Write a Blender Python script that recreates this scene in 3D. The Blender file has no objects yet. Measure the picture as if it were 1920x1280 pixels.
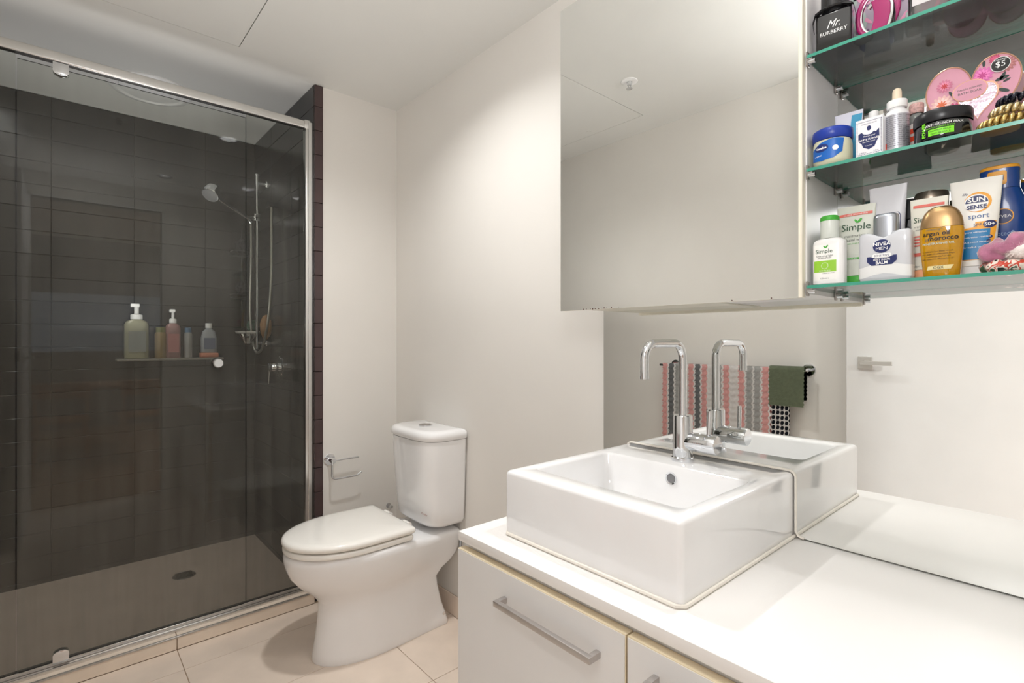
import bpy, bmesh, math, random
from mathutils import Vector, Matrix
import mathutils.noise as mnoise
R = math.radians; PI = math.pi
random.seed(7)
scn = bpy.context.scene
C = scn.collection

# ------------------------------------------------------------------ camera, world, light, exposure
YAW = math.atan(1095 / 962)
cam_d = bpy.data.cameras.new('camera'); cam = bpy.data.objects.new('camera', cam_d); C.objects.link(cam)
cam.location = (0, 0, 1.21); cam.rotation_euler = (R(90), 0, YAW - R(90))
cam_d.sensor_width = 36; cam_d.lens = 36 * 962 / 1920; cam_d.clip_start = .01; cam_d.shift_y = -3 / 1920
scn.camera = cam
scn.view_settings.view_transform = 'Standard'; scn.view_settings.look = 'None'
scn.view_settings.exposure = 0.22; scn.view_settings.gamma = 1; scn.view_settings.use_curve_mapping = False
w = bpy.data.worlds.new('sky'); scn.world = w; w.use_nodes = True
w.node_tree.nodes['Background'].inputs[0].default_value = (.80, .88, 1, 1)
w.node_tree.nodes['Background'].inputs[1].default_value = .8
try:
    cy = scn.cycles
    cy.max_bounces = 14; cy.diffuse_bounces = 8; cy.glossy_bounces = 8; cy.transmission_bounces = 12
    cy.transparent_max_bounces = 48; cy.sample_clamp_indirect = 6; cy.blur_glossy = .3
except Exception: pass
DOWNLIGHTS = [(1.10, .44, 7.5), (.56, .40, 2), (.74, 1.46, 14.5), (-.24, 2.88, 10)]      # x, y, watts; last two added unseen to brighten toilet and shower
def area(name, loc, size, power, rot=(0, 0, 0), col=(1, .99, .975), shape='DISK', size_y=None, spread=None):
    l = bpy.data.lights.new(name, 'AREA'); l.shape = shape; l.size = size; l.energy = power; l.color = col
    if size_y: l.size_y = size_y
    if spread: l.spread = spread
    o = bpy.data.objects.new(name, l); C.objects.link(o); o.location = loc; o.rotation_euler = rot
    return o
CEIL = 2.39
for x, y, p in DOWNLIGHTS:
    area('downlight_lamp', (x, y, CEIL + .033), .085, p)
area('added_ceiling_fill', (.15, .30, 1.75), .3, 8, (R(180), 0, 0), (1, .995, .99))  # added upward light with no fitting, washes the ceiling near the camera
area('doorway_fill', (.0, .05, 1.75), .3, 4, (R(90), 0, R(-94)), (1, .995, .99))  # added light with no fitting, brightens the shelves from the doorway side
area('bounce_fill', (.35, 1.80, 1.30), .6, 2.2, (R(180), 0, 0), (1, .99, .975))  # added upward light with no fitting, lifts the far bathroom ceiling
area('bounce_fill_shower', (.25, 2.88, 1.25), .5, 3, (R(180), 0, 0), (1, .99, .98))  # added upward light with no fitting, lifts the shower ceiling
area('dining_fill', (2.4, -2.2, 2.5), .5, 220)  # added unseen light, brightens the dining room for its reflections

# ------------------------------------------------------------------ materials
def lin(c): return tuple(((v / 255) / 12.92 if v / 255 <= .04045 else ((v / 255 + .055) / 1.055) ** 2.4) for v in c) + (1,)
MATS = {}
def P(name, rgb, rough=.5, metal=0, var=0, scale=8, bump=0, bscale=60, coat=0, trans=0, spec=.5, rnd=0, sheen=0, ior=1.45, alpha=1):
    if name in MATS: return MATS[name]
    m = bpy.data.materials.new(name); m.use_nodes = True; nt = m.node_tree; b = nt.nodes['Principled BSDF']
    b.inputs['Base Color'].default_value = lin(rgb); b.inputs['Roughness'].default_value = rough
    b.inputs['Metallic'].default_value = metal; b.inputs['Specular IOR Level'].default_value = spec
    b.inputs['Coat Weight'].default_value = coat; b.inputs['Transmission Weight'].default_value = trans
    b.inputs['Sheen Weight'].default_value = sheen; b.inputs['IOR'].default_value = ior; b.inputs['Alpha'].default_value = alpha
    tc = nt.nodes.new('ShaderNodeTexCoord')
    src = None
    n = nt.nodes.new('ShaderNodeTexNoise'); n.inputs['Scale'].default_value = scale; n.inputs['Detail'].default_value = 5
    nt.links.new(tc.outputs['Object'], n.inputs['Vector'])
    mx = nt.nodes.new('ShaderNodeMix'); mx.data_type = 'RGBA'
    v = max(var, .02)
    mx.inputs[6].default_value = lin([max(0, q * (1 - v)) for q in rgb]); mx.inputs[7].default_value = lin([min(255, q * (1 + v * .6)) for q in rgb])
    nt.links.new(n.outputs[0], mx.inputs[0]); src = mx.outputs[2]
    if rnd:
        oi = nt.nodes.new('ShaderNodeObjectInfo'); hs = nt.nodes.new('ShaderNodeHueSaturation')
        mr = nt.nodes.new('ShaderNodeMapRange'); mr.inputs[3].default_value = 1 - rnd; mr.inputs[4].default_value = 1 + rnd
        nt.links.new(oi.outputs['Random'], mr.inputs[0]); nt.links.new(mr.outputs[0], hs.inputs['Value'])
        nt.links.new(src, hs.inputs['Color']); src = hs.outputs[0]
    nt.links.new(src, b.inputs['Base Color'])
    if bump:
        n2 = nt.nodes.new('ShaderNodeTexNoise'); n2.inputs['Scale'].default_value = bscale; n2.inputs['Detail'].default_value = 3
        nt.links.new(tc.outputs['Object'], n2.inputs['Vector'])
        bp = nt.nodes.new('ShaderNodeBump'); bp.inputs['Strength'].default_value = bump; bp.inputs['Distance'].default_value = .002
        nt.links.new(n2.outputs[0], bp.inputs['Height']); nt.links.new(bp.outputs[0], b.inputs['Normal'])
    MATS[name] = m
    return m
def clear(name, tint, rough=0, haze=0, hazecol=(150, 150, 145), ior=1.45, streak=0):
    """thin clear material: transparent with a Fresnel reflection, plus an optional painted diffuse haze"""
    m = bpy.data.materials.new(name); m.use_nodes = True; nt = m.node_tree; N = nt.nodes; L = nt.links
    for n in list(N): N.remove(n)
    out = N.new('ShaderNodeOutputMaterial'); tr = N.new('ShaderNodeBsdfTransparent'); gl = N.new('ShaderNodeBsdfGlossy')
    tr.inputs[0].default_value = lin(tint); gl.inputs['Roughness'].default_value = rough
    fr = N.new('ShaderNodeFresnel'); fr.inputs[0].default_value = ior
    mix = N.new('ShaderNodeMixShader'); L.new(fr.outputs[0], mix.inputs[0]); L.new(tr.outputs[0], mix.inputs[1]); L.new(gl.outputs[0], mix.inputs[2])
    last = mix.outputs[0]
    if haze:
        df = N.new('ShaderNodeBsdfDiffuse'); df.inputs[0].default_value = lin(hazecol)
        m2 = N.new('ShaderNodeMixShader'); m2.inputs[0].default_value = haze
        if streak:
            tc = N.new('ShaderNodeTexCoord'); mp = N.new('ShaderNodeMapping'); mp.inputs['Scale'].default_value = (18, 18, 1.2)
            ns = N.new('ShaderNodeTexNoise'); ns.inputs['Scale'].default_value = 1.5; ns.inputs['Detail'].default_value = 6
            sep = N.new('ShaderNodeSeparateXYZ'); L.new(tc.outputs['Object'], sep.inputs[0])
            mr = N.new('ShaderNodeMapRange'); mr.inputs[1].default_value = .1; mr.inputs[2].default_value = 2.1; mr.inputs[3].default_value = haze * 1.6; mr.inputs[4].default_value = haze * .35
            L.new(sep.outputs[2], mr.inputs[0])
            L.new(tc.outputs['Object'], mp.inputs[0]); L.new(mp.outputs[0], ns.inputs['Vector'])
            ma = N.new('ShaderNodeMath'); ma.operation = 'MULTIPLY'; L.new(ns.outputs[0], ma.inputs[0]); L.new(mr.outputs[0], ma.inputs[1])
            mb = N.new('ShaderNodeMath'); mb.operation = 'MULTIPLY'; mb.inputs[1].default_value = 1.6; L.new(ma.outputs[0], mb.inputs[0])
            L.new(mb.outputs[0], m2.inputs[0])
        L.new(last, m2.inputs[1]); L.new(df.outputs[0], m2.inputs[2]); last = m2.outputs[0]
    L.new(last, out.inputs[0]); MATS[name] = m
    return m
wallm = P('painted_wall', (224, 221, 216), .55, var=.03, scale=2, bump=.04, bscale=180)
ceilm = P('painted_ceiling', (218, 218, 215), .6, var=.02, scale=2, bump=.04, bscale=150)
white = P('white_laminate', (226, 226, 226), .28, var=.01)
cream = P('yellowed_edging', (222, 207, 178), .45, var=.05, scale=20)
benchm = P('white_bench_top', (236, 234, 232), .34, var=.015, scale=4)
ceramic = P('white_ceramic', (237, 237, 238), .09, var=.008, coat=.6)
seatm = P('cream_seat_plastic', (238, 236, 231), .16, var=.01, coat=.3)
silic = P('silicone_bead', (238, 233, 224), .4, var=.06, scale=30)
chrome = P('chrome', (225, 227, 230), .06, 1, var=.01)
brushed = P('brushed_steel', (172, 166, 162), .28, 1, var=.05, scale=40)
alu = P('bright_aluminium', (222, 221, 219), .26, 1, var=.04, scale=20)
dirtyalu = P('grimy_aluminium', (190, 188, 184), .35, .85, var=.16, scale=30)
tile = P('dark_wall_tile', (46, 44, 44), .22, var=.10, scale=5, rnd=.12)
bullnose = P('brown_edge_tile', (72, 57, 57), .2, var=.06, rnd=.06)
grout = P('dark_grout', (62, 58, 56), .8, var=.1)
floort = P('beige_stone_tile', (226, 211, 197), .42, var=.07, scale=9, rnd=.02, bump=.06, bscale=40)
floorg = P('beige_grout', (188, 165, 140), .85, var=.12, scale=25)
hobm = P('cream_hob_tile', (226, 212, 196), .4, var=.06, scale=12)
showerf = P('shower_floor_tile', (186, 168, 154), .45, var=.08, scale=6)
mirror = P('silvered_mirror', (239, 240, 238), .0, 1); mirror.node_tree.nodes['Principled BSDF'].inputs['Roughness'].default_value = .0
screen_glass = clear('shower_glass', (247, 248, 245), haze=.125, hazecol=(138, 135, 128), streak=1, ior=1.33)  # haze painted into the glass, denser towards the bottom, veils the shower
shelf_glass = clear('shelf_glass', (242, 246, 244), haze=.05, hazecol=(190, 192, 190))  # pale haze painted in to lighten the dark shelf undersides
crystal = clear('crystal_glass', (236, 238, 240), ior=1.9)
glass_edge = P('green_glass_edge', (58, 150, 128), .15, var=.12, scale=15, coat=.5)
dark_edge = P('dark_glass_edge', (28, 36, 33), .2)
black = P('gloss_black', (16, 16, 18), .12, coat=.5)
mblack = P('matt_black', (24, 24, 26), .5)
whitep = P('white_plastic', (238, 238, 238), .3)
greyp = P('pale_grey_plastic', (214, 214, 220), .3)
navy = P('navy_print', (32, 42, 96), .4)
inkgreen = P('dark_green_print', (36, 78, 52), .5)
inkgrey = P('grey_print', (96, 102, 98), .5)
inkwhite = P('white_print', (246, 246, 246), .5)
inkblack = P('black_print', (26, 24, 24), .5)
lime = P('lime_print', (150, 205, 60), .45)
leafg = P('leaf_green_print', (70, 170, 60), .45)
redp = P('coral_print', (226, 116, 104), .5)
orange = P('orange_print', (240, 168, 48), .4)
silver = P('silver_cap', (178, 182, 190), .3, .9)
gold = P('polished_gold', (214, 176, 104), .2, 1, var=.1, scale=40)

# ------------------------------------------------------------------ mesh helpers
class MB:
    def __init__(s): s.bm = bmesh.new()
    def box(s, x0, x1, y0, y1, z0, z1, bev=0, seg=2, mi=0):
        m = Matrix.Translation(((x0 + x1) / 2, (y0 + y1) / 2, (z0 + z1) / 2)) @ Matrix.Diagonal((abs(x1 - x0), abs(y1 - y0), abs(z1 - z0), 1))
        g = bmesh.ops.create_cube(s.bm, size=1, matrix=m)
        vs = g['verts']; fs = {f for v in vs for f in v.link_faces}
        for f in fs: f.material_index = mi
        if bev:
            es = list({e for v in vs for e in v.link_edges})
            bmesh.ops.bevel(s.bm, geom=es, offset=bev, segments=seg, profile=.6, affect='EDGES', clamp_overlap=True)
        return s
    def loft(s, loops, cap0=True, cap1=True, closed=True, mi=0):
        vl = [[s.bm.verts.new(p) for p in lp] for lp in loops]
        n = len(vl[0])
        for a, b in zip(vl, vl[1:]):
            for i in range(n if closed else n - 1):
                j = (i + 1) % n
                f = s.bm.faces.new((a[i], a[j], b[j], b[i])); f.material_index = mi
        if closed and cap0: s.bm.faces.new(list(reversed(vl[0]))).material_index = mi
        if closed and cap1: s.bm.faces.new(vl[-1]).material_index = mi
        return s
    def lathe(s, prof, c=(0, 0, 0), axis='z', seg=32, mi=0, cap0=True, cap1=True):
        loops = []
        for r, h in prof:
            lp = []
            for i in range(seg):
                a = 2 * PI * i / seg; u, v = r * math.cos(a), r * math.sin(a)
                lp.append(Vector(c) + Vector({'z': (u, v, h), 'x': (h, u, v), 'y': (v, h, u)}[axis]))
            loops.append(lp)
        return s.loft(loops, cap0, cap1, mi=mi)
    def tube(s, pts, r, seg=12, closed=False, mi=0):
        pts = [Vector(p) for p in pts]; n = len(pts); loops = []
        up = None
        for i, p in enumerate(pts):
            if closed: t = (pts[(i + 1) % n] - pts[i - 1]).normalized()
            else: t = (pts[min(i + 1, n - 1)] - pts[max(i - 1, 0)]).normalized()
            if up is None: up = t.orthogonal().normalized()
            up = (up - t * up.dot(t)).normalized(); sd = t.cross(up)
            rr = r[i] if isinstance(r, (list, tuple)) else r
            loops.append([p + (up * math.cos(2 * PI * k / seg) + sd * math.sin(2 * PI * k / seg)) * rr for k in range(seg)])
        if closed: loops.append(loops[0]); 
        if closed:
            vl = [[s.bm.verts.new(q) for q in lp] for lp in loops[:-1]]
            for i in range(n):
                a, b = vl[i], vl[(i + 1) % n]
                for k in range(seg):
                    s.bm.faces.new((a[k], a[(k + 1) % seg], b[(k + 1) % seg], b[k])).material_index = mi
            return s
        return s.loft(loops, mi=mi)
    def prism(s, outline, axis, a, b, bev=0, mi=0):
        """outline: 2-D points; axis 'x' -> (y,z), 'y' -> (x,z), 'z' -> (x,y)"""
        def m(p, t): return {'x': (t, p[0], p[1]), 'y': (p[0], t, p[1]), 'z': (p[0], p[1], t)}[axis]
        A = [s.bm.verts.new(m(p, a)) for p in outline]; B = [s.bm.verts.new(m(p, b)) for p in outline]; n = len(A)
        fs = [s.bm.faces.new(A), s.bm.faces.new(list(reversed(B)))]
        for i in range(n): fs.append(s.bm.faces.new((A[i], B[i], B[(i + 1) % n], A[(i + 1) % n])))
        for f in fs: f.material_index = mi
        if bev:
            es = list(fs[0].edges) + list(fs[1].edges)
            bmesh.ops.bevel(s.bm, geom=es, offset=bev, segments=2, profile=.6, affect='EDGES', clamp_overlap=True)
        return s
    def plate(s, x0, x1, y0, y1, z0, z1, holes, axis='z'):
        """slab with rectangular holes given in its plane"""
        U = {'z': (x0, x1, y0, y1), 'y': (x0, x1, z0, z1), 'x': (y0, y1, z0, z1)}[axis]
        us = sorted({U[0], U[1], *[h[0] for h in holes], *[h[1] for h in holes]}); vs = sorted({U[2], U[3], *[h[2] for h in holes], *[h[3] for h in holes]})
        us = [u for u in us if U[0] <= u <= U[1]]; vs = [v for v in vs if U[2] <= v <= U[3]]
        for u0, u1 in zip(us, us[1:]):
            for v0, v1 in zip(vs, vs[1:]):
                cu, cv = (u0 + u1) / 2, (v0 + v1) / 2
                if any(h[0] < cu < h[1] and h[2] < cv < h[3] for h in holes): continue
                if axis == 'z': s.box(u0, u1, v0, v1, z0, z1)
                elif axis == 'y': s.box(u0, u1, y0, y1, v0, v1)
                else: s.box(x0, x1, u0, u1, v0, v1)
        return s
    def build(s, name, mats, parent=None, loc=(0, 0, 0), rot=(0, 0, 0), sharp=38, flat=False):
        bm = s.bm
        bmesh.ops.recalc_face_normals(bm, faces=bm.faces[:])
        if not flat:
            for f in bm.faces: f.smooth = True
            lim = R(sharp)
            for e in bm.edges:
                if len(e.link_faces) == 2 and e.calc_face_angle(0) > lim: e.smooth = False
        me = bpy.data.meshes.new(name); bm.to_mesh(me); bm.free()
        for m in (mats if isinstance(mats, (list, tuple)) else [mats]): me.materials.append(m)
        o = bpy.data.objects.new(name, me); C.objects.link(o); o.parent = parent; o.location = loc; o.rotation_euler = rot
        return o
def struct(o): o['kind'] = 'structure'; return o
def tag(o, label, cat, group=None):
    o['label'] = label; o['category'] = cat
    if group: o['group'] = group
    return o
def thing(name, label, cat, loc=(0, 0, 0), rz=0, group=None, rx=0, ry=0):
    o = bpy.data.objects.new(name, None); C.objects.link(o); o.location = loc; o.rotation_euler = (rx, ry, rz)
    o.empty_display_size = .05
    return tag(o, label, cat, group)
def rrect(hw, hd, r, seg=5, cx=0, cy=0):
    pts = []
    for sx, sy, a0 in ((1, 1, 0), (-1, 1, 90), (-1, -1, 180), (1, -1, 270)):
        for k in range(seg + 1):
            a = R(a0 + 90 * k / seg); pts.append((cx + sx * (hw - r) + r * math.cos(a), cy + sy * (hd - r) + r * math.sin(a)))
    return pts
def sup(a, b, n=2.5, seg=40):
    out = []
    for i in range(seg):
        t = 2 * PI * i / seg; c, s = math.cos(t), math.sin(t)
        out.append((a * math.copysign(abs(c) ** (2 / n), c), b * math.copysign(abs(s) ** (2 / n), s)))
    return out
def sbody(levels, n=2.5, seg=40):
    """levels: (z, half width, half depth[, x offset])"""
    return [[(x + (lv[3] if len(lv) > 3 else 0), y, lv[0]) for x, y in sup(lv[1], lv[2], n, seg)] for lv in levels]
def surf(a, b, n=2.5):
    return lambda x, z: -b * (max(0, 1 - min(1, abs(x) / a) ** n)) ** (1 / n)
def flatf(y): return lambda x, z: y
def patch(parent, name, mat, outline, sf, off=.0003, rings=5):
    """flat print: a star-shaped outline in (x,z), laid over the surface sf"""
    o2 = []
    for p, q in zip(outline, outline[1:] + outline[:1]):
        n_ = max(1, math.ceil(math.hypot(q[0] - p[0], q[1] - p[1]) / .0022))
        o2 += [(p[0] + (q[0] - p[0]) * i / n_, p[1] + (q[1] - p[1]) * i / n_) for i in range(n_)]
    outline = o2; rings = max(rings, min(12, int(max(p[0] for p in outline) * 400 - min(p[0] for p in outline) * 400)))
    bm = bmesh.new(); cx = sum(p[0] for p in outline) / len(outline); cz = sum(p[1] for p in outline) / len(outline)
    vr = []
    for k in range(1, rings + 1):
        t = k / rings
        row = []
        for p in outline:
            x, z = cx + (p[0] - cx) * t, cz + (p[1] - cz) * t; row.append(bm.verts.new((x, sf(x, z) - off, z)))
        vr.append(row)
    c0 = bm.verts.new((cx, sf(cx, cz) - off, cz)); n = len(outline)
    for i in range(n):
        bm.faces.new((c0, vr[0][i], vr[0][(i + 1) % n]))
        for a, b in zip(vr, vr[1:]): bm.faces.new((a[i], b[i], b[(i + 1) % n], a[(i + 1) % n]))
    me = bpy.data.meshes.new(name); bm.to_mesh(me); bm.free(); me.materials.append(mat)
    for p in me.polygons: p.use_smooth = True
    o = bpy.data.objects.new(name, me); C.objects.link(o); o.parent = parent
    return o
def rect(x0, x1, z0, z1, n=6):
    p = [(x0 + (x1 - x0) * i / n, z0) for i in range(n)] + [(x1, z0 + (z1 - z0) * i / n) for i in range(n)]
    return p + [(x1 - (x1 - x0) * i / n, z1) for i in range(n)] + [(x0, z1 - (z1 - z0) * i / n) for i in range(n)]
def ell(cx, cz, a, b, n=28): return [(cx + a * math.cos(2 * PI * i / n), cz + b * math.sin(2 * PI * i / n)) for i in range(n)]
def leaf(cx, cz, l, w_, ang):
    pts = []
    for i in range(12):
        t = i / 12 * 2 * PI; x = l * .5 * (1 - math.cos(t)); z = w_ * math.sin(t) * (.5 if x else 0)
        pts.append((cx + x * math.cos(ang) - z * math.sin(ang), cz + x * math.sin(ang) + z * math.cos(ang)))
    return pts
def text(parent, s, size, x, z, mat, sf, off=.0006, align='CENTER', shear=0, rot=0, sx=1, name='printed_text', bold=0):
    cu = bpy.data.curves.new(name, 'FONT'); cu.body = s; cu.size = size; cu.align_x = align; cu.shear = shear; cu.resolution_u = 2
    cu.offset = bold
    tmp = bpy.data.objects.new(name, cu); C.objects.link(tmp)
    dg = bpy.context.evaluated_depsgraph_get(); me = bpy.data.meshes.new_from_object(tmp.evaluated_get(dg))
    bpy.data.objects.remove(tmp); ca, sa = math.cos(rot), math.sin(rot)
    for v in me.vertices:
        a, b = v.co.x * sx, v.co.y
        X, Z = x + a * ca - b * sa, z + a * sa + b * ca
        v.co = (X, sf(X, Z) - off, Z)
    me.materials.clear(); me.materials.append(mat)
    o = bpy.data.objects.new(name, me); C.objects.link(o); o.parent = parent
    return o
def arc(c, r, a0, a1, n, plane='xz', t=0):
    out = []
    for i in range(n + 1):
        a = R(a0 + (a1 - a0) * i / n); u, v = c[0] + r * math.cos(a), c[1] + r * math.sin(a)
        out.append({'xz': (u, t, v), 'yz': (t, u, v), 'xy': (u, v, t)}[plane])
    return out
def disc_bev(r, h, b=.001): return [(r - b, 0), (r, b), (r, h - b), (r - b, h)]

# ------------------------------------------------------------------ the room shell
XL, XR, YB, YF = -.31, 1.30, -.05, 2.384        # left wall, vanity wall, doorway wall, far wall
SBY, SRX = 3.354, .876                           # shower back wall, shower side wall
# floor and its tiles
fl = struct(MB().box(XL - .1, XR + .1, YB - .1, YF + .03, -.06, -.004).build('floor', floorg))
xs = [XL, -.314 + .01, .34, .994, XR]; xs = [XL, .34, .994, XR]
ys = [YB, .248, .575, .902, 1.229, 1.556, 1.883, 2.210, 2.369]
def piece(name, mat, parent, x0, x1, y0, y1, z0, z1, bev=.001, cache={}):
    key = (name, mat.name, round(x1 - x0, 4), round(y1 - y0, 4), round(z1 - z0, 4))
    if key not in cache:
        o = MB().box(-(x1 - x0) / 2, (x1 - x0) / 2, -(y1 - y0) / 2, (y1 - y0) / 2, -(z1 - z0) / 2, (z1 - z0) / 2, bev, 1).build(name, mat, parent)
        cache[key] = o.data
    else:
        o = bpy.data.objects.new(name, cache[key]); C.objects.link(o); o.parent = parent
    o.location = ((x0 + x1) / 2, (y0 + y1) / 2, (z0 + z1) / 2)
    return o
g = .0012
for a, b in zip(xs, xs[1:]):
    for c, d in zip(ys, ys[1:]): piece('floor_tile', floort, fl, a + g, b - g, c + g, d - g, -.0045, 0, .0006)
struct(MB().plate(XL - .1, XR + .15, YB - .11, SBY + .1, CEIL, CEIL + .02,
       [(x - .045, x + .045, y - .045, y + .045) for x, y, _ in DOWNLIGHTS] + [(-.12, .54, 1.57, 2.28)]).build('ceiling', ceilm, flat=True))
struct(MB().box(XR, XR + .1, YB - .1, YF + .02, 0, CEIL).build('wall_right', wallm))
struct(MB().box(XL - .1, XL, YB - .1, SBY + .1, 0, CEIL).build('wall_left', wallm))
struct(MB().box(.918, XR + .1, YF, SBY + .1, 0, CEIL).build('wall_far', wallm))
struct(MB().plate(XL - .1, XR + .1, YB - .1, YB, 0, CEIL, [(-.16, .60, -.01, 2.22)], 'y').build('wall_back', wallm, flat=True))
# shower walls with their tiles
sb = struct(MB().box(XL, .918, SBY + .006, SBY + .1, 0, CEIL).build('wall_shower_back', grout))
sr = struct(MB().box(SRX + .008, .9175, YF + .002, SBY + .006, 0, CEIL).build('wall_shower_right', grout))
sl = struct(MB().box(XL, XL + .006, YF + .05, SBY + .006, 0, CEIL).build('wall_shower_left', grout))
zj = [CEIL - .001] + [2.29 - .1115 * k for k in range(21)] + [.03]
zj = [z for z in zj if z >= .03]
gg = .0011
for z1, z0 in zip(zj, zj[1:]):
    if z1 - z0 < .01: continue
    xe = [XL + .014, -.037, .29, .618, SRX]
    for a, b in zip(xe, xe[1:]): piece('wall_tile', tile, sb, a + gg, b - gg, SBY - .002, SBY + .006, z0 + gg, z1 - gg, .0012)
    ye = [YF, 2.699, 3.0265, SBY - .002]
    for a, b in zip(ye, ye[1:]): piece('wall_tile', tile, sr, SRX, SRX + .008, a + gg, b - gg, z0 + gg, z1 - gg, .0012)
    for a, b in zip([YF + .06, 2.699, 3.0265], [2.699, 3.0265, SBY - .002]): piece('wall_tile', tile, sl, XL + .006, XL + .014, a + gg, b - gg, z0 + gg, z1 - gg, .0012)
    piece('edge_tile', bullnose, sr, SRX + .002, .917, YF - .007, YF + .002, z0 + gg, z1 - gg, .0014)
# shower base, hob
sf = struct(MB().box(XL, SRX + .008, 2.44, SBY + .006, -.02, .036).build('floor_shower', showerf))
dw = thing('shower_drain', 'round steel drain grate in the shower floor', 'drain', (.46, 3.0, .036))
MB().lathe(disc_bev(.05, .003)).build('drain_ring', brushed, dw)
m = MB()
for k in range(-3, 4): m.box(-.035, .035, k * .011 - .003, k * .011 + .003, .003, .0045)
m.build('grate_bars', mblack, dw)
hob = struct(MB().box(XL, SRX, 2.377, 2.445, -.02, .046).build('trim_1', floorg))
for a, b in ((XL, .34), (.34, SRX)):
    piece('hob_tile', hobm, hob, a + g, b - g, 2.369, 2.377, .001, .050, .001)
    piece('hob_cap_tile', hobm, hob, a + g, b - g, 2.377, 2.445, .046, .052, .001)
piece('hob_edge_strip', dirtyalu, hob, XL, SRX, 2.366, 2.375, .047, .0535, .0006)
# skirting tiles
bb = struct(MB().box(XR - .003, XR, 1.03, YF, 0, .088).build('baseboard_right', floorg))
for a, b in ((1.03, 1.556), (1.556, 2.21), (2.21, YF - .004)): piece('skirting_tile', floort, bb, XR - .009, XR - .003, a + g, b - g, .002, .09, .001)
bb = struct(MB().box(.918, XR - .01, YF - .003, YF, 0, .088).build('baseboard_far', floorg))
for a, b in ((.918, .994), (.994, XR - .01)): piece('skirting_tile', floort, bb, a + g, b - g, YF - .009, YF - .003, .002, .09, .001)
# ceiling hatch, downlights, vent, sprinkler
hx = struct(MB().box(-.117, .537, 1.573, 2.277, CEIL - .001, CEIL + .015, .001, 1).build('ceiling_hatch', ceilm)); 
hx['kind'] = 'thing'; tag(hx, 'square flush access panel in the white bathroom ceiling', 'hatch')
m = MB().box(-.13, .55, 1.56, 2.29, CEIL + .021, CEIL + .03); o = m.build('hatch_backing', mblack, hx)
for cx_, cy_ in ((.49, 1.90), (-.07, 1.90)): MB().lathe([(.0, -.0022), (.013, -.0022), (.014, -.001), (.014, 0)], (cx_, cy_, CEIL), seg=24, cap0=False).build('hatch_lock', ceilm, hx)
for i, (x, y, p) in enumerate(DOWNLIGHTS):
    t = thing('downlight', ['recessed white ceiling downlight above the mirror cabinet', 'recessed white ceiling downlight nearest the doorway', 'added recessed white ceiling downlight, unseen, evening the light between basin and toilet', 'added recessed white ceiling downlight, unseen, brightening the shower'][i], 'light', (x, y, CEIL), group='ceiling downlights')
    MB().lathe([(.052, -.003), (.060, -.002), (.062, 0), (.062, .001), (.052, .001)], cap0=False, cap1=False).build('trim_ring', whitep, t)
    MB().lathe([(.0519, -.003), (.044, .0), (.045, .03), (.05, .05), (.0, .05)], cap0=False).build('reflector', mblack, t)
t = thing('ceiling_vent', 'round white exhaust vent on the ceiling above the shower', 'vent', (.318, 2.936, CEIL))
MB().lathe([(.125, -.006), (.135, -.016), (.155, -.014), (.166, -.004), (.166, 0), (.120, 0)], seg=64, cap0=False, cap1=False).build('vent_rim', whitep, t)
MB().lathe([(.0, -.020), (.08, -.019), (.122, -.012), (.124, -.006), (.10, -.002)], seg=64, cap0=False).build('vent_disc', whitep, t)
t = thing('fire_sprinkler', 'small white and chrome sprinkler head on the ceiling', 'sprinkler', (.23, 1.407, CEIL))
MB().lathe([(.012, -.004), (.036, -.003), (.038, 0)], cap0=False).build('escutcheon', whitep, t)
m = MB().lathe([(.009, -.018), (.011, -.004)]).tube([(-.01, 0, -.004), (-.011, 0, -.02), (0, 0, -.032)], .002, 6).tube([(.01, 0, -.004), (.011, 0, -.02), (0, 0, -.032)], .002, 6)
m.lathe([(.014, -.034), (.014, -.032)]); m.build('sprinkler_head', chrome, t)

# ------------------------------------------------------------------ the shower screen
YS = 2.42
ss = thing('shower_screen', 'semi frameless glass shower screen with aluminium frame and pivot door', 'shower screen', (0, YS, .052))
dz = -.052
MB().box(XL, SRX - .001, -.014, .018, 2.187 + dz, 2.222 + dz, .006, 3).build('top_rail', alu, ss)
MB().box(.846, SRX - .001, -.016, .018, .052 + dz, 2.187 + dz, .003, 2).box(.858, SRX, -.022, -.0165, .052 + dz, 2.215 + dz, .001, 1).build('wall_post', alu, ss)
MB().box(.842, SRX, -.018, .020, 2.184 + dz, 2.2245 + dz, .003, 2).build('corner_cap', alu, ss)
MB().box(XL, .846, -.020, .020, 0, .012, .003, 2).box(XL, .846, -.004, .02, .012, .026, .002, 1).build('bottom_track', alu, ss)
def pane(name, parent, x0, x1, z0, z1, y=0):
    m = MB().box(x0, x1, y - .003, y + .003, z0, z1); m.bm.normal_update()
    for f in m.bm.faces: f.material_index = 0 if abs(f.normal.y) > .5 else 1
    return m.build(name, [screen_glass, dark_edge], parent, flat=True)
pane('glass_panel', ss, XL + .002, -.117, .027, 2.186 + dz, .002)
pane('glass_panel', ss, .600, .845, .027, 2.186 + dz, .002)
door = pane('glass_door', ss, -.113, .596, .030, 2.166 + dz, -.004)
def hinge(z0, up, nm):
    a = [(-.023, 0), (.021, 0), (.021, .030)] + [(-.001 + .022 * math.cos(R(q)), .030 + .014 * math.sin(R(q))) for q in range(20, 170, 15)] + [(-.023, .030)]
    if not up: a = [(x, -z) for x, z in a]
    a = [(x, z + z0) for x, z in a]
    MB().prism(a, 'y', -.016, -.008, .0015).prism(a, 'y', -.0005, .006, .0015).build(nm, chrome, door)
hinge(2.184 + dz, False, 'pivot_hinge'); hinge(.022, True, 'pivot_hinge')
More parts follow.
